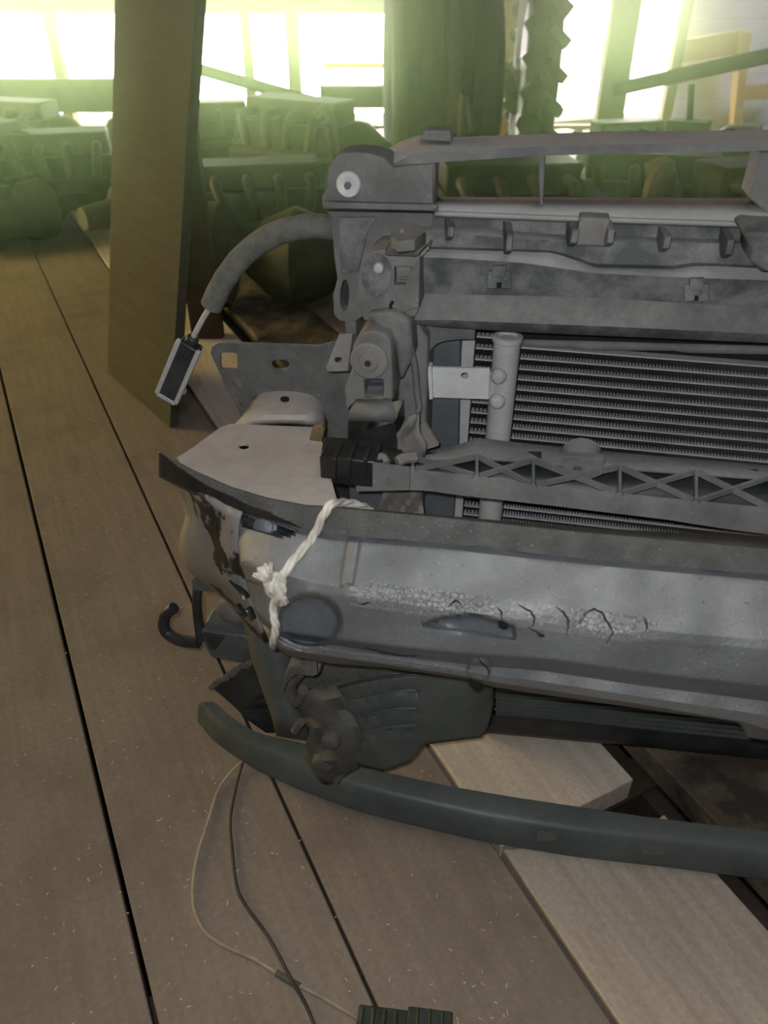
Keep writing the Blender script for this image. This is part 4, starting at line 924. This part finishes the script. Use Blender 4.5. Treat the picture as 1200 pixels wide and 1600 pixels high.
h = MB(); h.lathe(P(414, 824, .229 + dn(412)), (N + ZV * .8).normalized(), [(.010, -.004), (.010, 0), (.0075, .001), (.007, .003), (.005, .0035), (.002, .004)], 16); build('bolt', h, 'beam_grime_shade', bmo)
# crash box
cr = MB(); z_ = .487
def crz(x, y): return .487 if y > 664 else .487 + .012 * min(1, (664 - y) / 6)
capl = [(x, interp(Rw[0][1], x) + 3) for x in (530, 500, 460, 420, 380, 340, 310, 285)]
outB = [(276, 715), (300, 700), (330, 678), (345, 667), (360, 662), (500, 668), (503, 690), (515, 740), (527, 783)] + capl
ob = pts(outB, Zn(z_)); cr.grid([ob + ob[:1], [v - ZV * .04 for v in ob + ob[:1]]]); cr.slab(ob, -ZV * .003, [ell(381, 697, 9, 5, Zn(z_))])
cro = lab(build('crash_box', cr, 'crash', beam), 'pale dusty flat-topped crash box')
ca = MB(); K = 14; g_ = []
for i in range(9):
    t = i / 8; y = 664 - 52 * t; n_ = 0
    xl = interp([(0, 365), (.3, 380), (.7, 393), (1, 402)], t); xr_ = interp([(0, 512), (.4, 514), (1, 518)], t); r_ = []
    for j in range(K + 1):
        s = j / K; x = xl + (xr_ - xl) * s; hump = math.sin(PI * s) ** .5
        yy = y - 12 * hump * t
        r_.append(Z(x, yy, z_ - .002 + .012 * hump * min(1, t * 5) - .02 * max(0, (s - .75) / .25) ** 2))
    g_.append(r_)
ca.grid(g_); cao = build('crash_box_neck', ca, 'crash', beam, solid=.004)
h = MB(); h.slab(ell(445, 623, 7, 4, Zn(z_ + .0115)), -ZV * .001); build('hole', h, 'hole', cao)
h = MB(); h.slab(pts([(355, 680), (500, 680), (500, 730), (330, 722)], Zn(z_ - .025)), -ZV * .002); build('dark_hole_sheet', h, 'hole', cro)  # dark sheet added so the hole above it looks black
# mounting plate
mp_ = MB(); f = Pn(-.004)
mp_.slab(pts([(329, 553), (331, 542), (342, 536), (420, 538), (500, 541), (522, 534), (560, 536), (560, 700), (545, 745), (400, 730), (388, 680), (372, 640), (350, 598)], f), -N * .004,
         [rrect(344, 551, 371, 577, 5, f), rrect(424, 562, 452, 577, 7, f), ell(371, 599, 7, 7, f, rot=.4), ell(381, 633, 5, 5, f)])
mpo = lab(build('mounting_plate', mp_, 'platemetal', beam, bevel=.001), 'dark metal mounting plate with holes')

# ================================================================== TWINE
tw = thing('twine', 'pale twisted twine knotted around the left end of the bumper beam', 'twine', P(430, 1000, .2))
def strands(path, r, turns, name, par, ns=3, k=12):
    cpts = catmull([Vector(p) for p in path], k); m = MB(); n = len(cpts)
    for s_ in range(ns):
        out = []
        for i, p in enumerate(cpts):
            t = (cpts[min(i + 1, n - 1)] - cpts[max(i - 1, 0)]).normalized(); x = t.cross(N).normalized(); y = x.cross(t); a = 2 * PI * (s_ / ns + turns * i / n)
            out.append(p + x * (r * .5 * math.cos(a)) + y * (r * .5 * math.sin(a)))
        m.tube(out, r * .62, 7, 0)
    return build(name, m, 'twine', par)
def on(x, y, h=.004): return P(x, y, bn(x, y) + h)
strands([P(578, 797, .175), P(560, 789, .19), P(536, 785, .205), P(518, 788, .226), P(506, 805, .232), P(490, 837, .236 + dn(490)), on(470, 862, .006), on(450, 887, .006), on(436, 910, .007)], .0034, 3.2, 'cord', tw)
strands([on(432, 928, .008), on(427, 955, .008), on(431, 980, .008), on(427, 1004, .008), P(428, 1010, .23 + dn(428))], .0031, 2, 'cord', tw)
kn = MB(); kc = on(430, 915, .010)
for a in range(4):
    ang = a * .9; cpts = []
    for i in range(13):
        q = 2 * PI * i / 12; cpts.append(kc + U * (.006 * math.cos(q) * math.cos(ang)) + ZV * (.007 * math.sin(q)) + N * (.005 * math.cos(q) * math.sin(ang)) + ZV * (a - 1.5) * .002)
    kn.tube(cpts, .0032, 7, 2)
build('knot', kn, 'twine', tw)
for (cx, cy), (dx, dy), sp, Lh in (((424, 912), (-12, -18), 1.2, 30), ((434, 918), (4, 24), 1.0, 27)):
    ft = MB(); base_a = math.atan2(dy, dx)
    for i in range(46):
        a = base_a + (i / 45 - .5) * sp; L_ = Lh * random.uniform(.75, 1.1)
        x1_, y1_ = cx + math.cos(a) * L_, cy + math.sin(a) * L_
        ft.tube([P(cx, cy, bn(430, 915) + .012), P(cx + (x1_ - cx) * .55, cy + (y1_ - cy) * .55, bn(430, 915) + .014 + random.uniform(-.002, .004)), P(x1_, y1_, bn(430, 915) + .010 + random.uniform(-.003, .006))], .0011, 4, 3)
    build('frayed_end', ft, 'twine', tw)

# ================================================================== WIRES AND CONNECTOR
wl = thing('loose_wiring', 'cream and black wires looping across the floor to a plug', 'cable', Z(400, 1450))
def onf(x, y, z=.003): return Z(x, y, z)
m = MB(); m.tube([onf(378, 1190, .006), onf(345, 1228), onf(325, 1285), onf(306, 1350), onf(302, 1410), onf(316, 1450), onf(345, 1475), onf(400, 1500), onf(440, 1526), onf(468, 1540), onf(510, 1562), onf(560, 1592)], .0021, 8, 8); build('cream_wire', m, 'cream_wire', wl)
m = MB(); m.tube([onf(379, 1192, .006), onf(370, 1225), onf(360, 1280), onf(364, 1340), onf(370, 1385), onf(384, 1415), onf(420, 1465), onf(455, 1530, .008), onf(478, 1570), onf(500, 1625)], .0019, 8, 8); build('black_wire', m, 'black_wire', wl)
m = MB(); m.tube([onf(432, 1520, .0035), onf(450, 1531, .0035), onf(468, 1541, .0035)], .0036, 8, 4); build('splice_sleeve', m, 'bracket', wl)
pg = MB(); q = Z(596, 1612, .012); ax = (Z(680, 1612, .012) - Z(560, 1596, .012)).normalized()
pg.box(q, .05, .036, .022, ax, None, ZV); pgo = lab(build('plug', pg, 'connector', wl, bevel=.002), 'dirty green-black connector plug')
pg = MB(); pg.box(q + ax * .046 + ZV * .001, .044, .042, .024, ax, None, ZV)
for i in range(4): pg.box(q + ax * (-.02 + .011 * i) + ZV * .0125, .004, .03, .004, ax, None, ZV)
for i in range(3): pg.box(q + ax * (.034 + .012 * i) + ZV * .0145, .003, .04, .004, ax, None, ZV)
build('plug_housing', pg, 'connector', pgo, bevel=.0015)

# pale flecks of sawdust and chaff on the boards
ch = MB(); rr = random.Random(3)
for i in range(420):
    x, y = rr.uniform(0, 900), rr.uniform(650, 1600); c = Z(x, y, .0012); a = rr.uniform(0, PI); d = Vector((math.cos(a), math.sin(a), 0)); L_ = rr.uniform(.0012, .005)
    if abs(((c.dot(ACR) + .055) % .205)) < .006 or c.dot(ACR) > .34: continue
    ch.box(c, L_, rr.uniform(.0005, .0012), .0005, d, None, ZV)
tag(build('sawdust_flecks', ch, 'plank_pale'), 'tiny pale flecks of sawdust scattered over the floorboards', 'sawdust', kind='stuff')
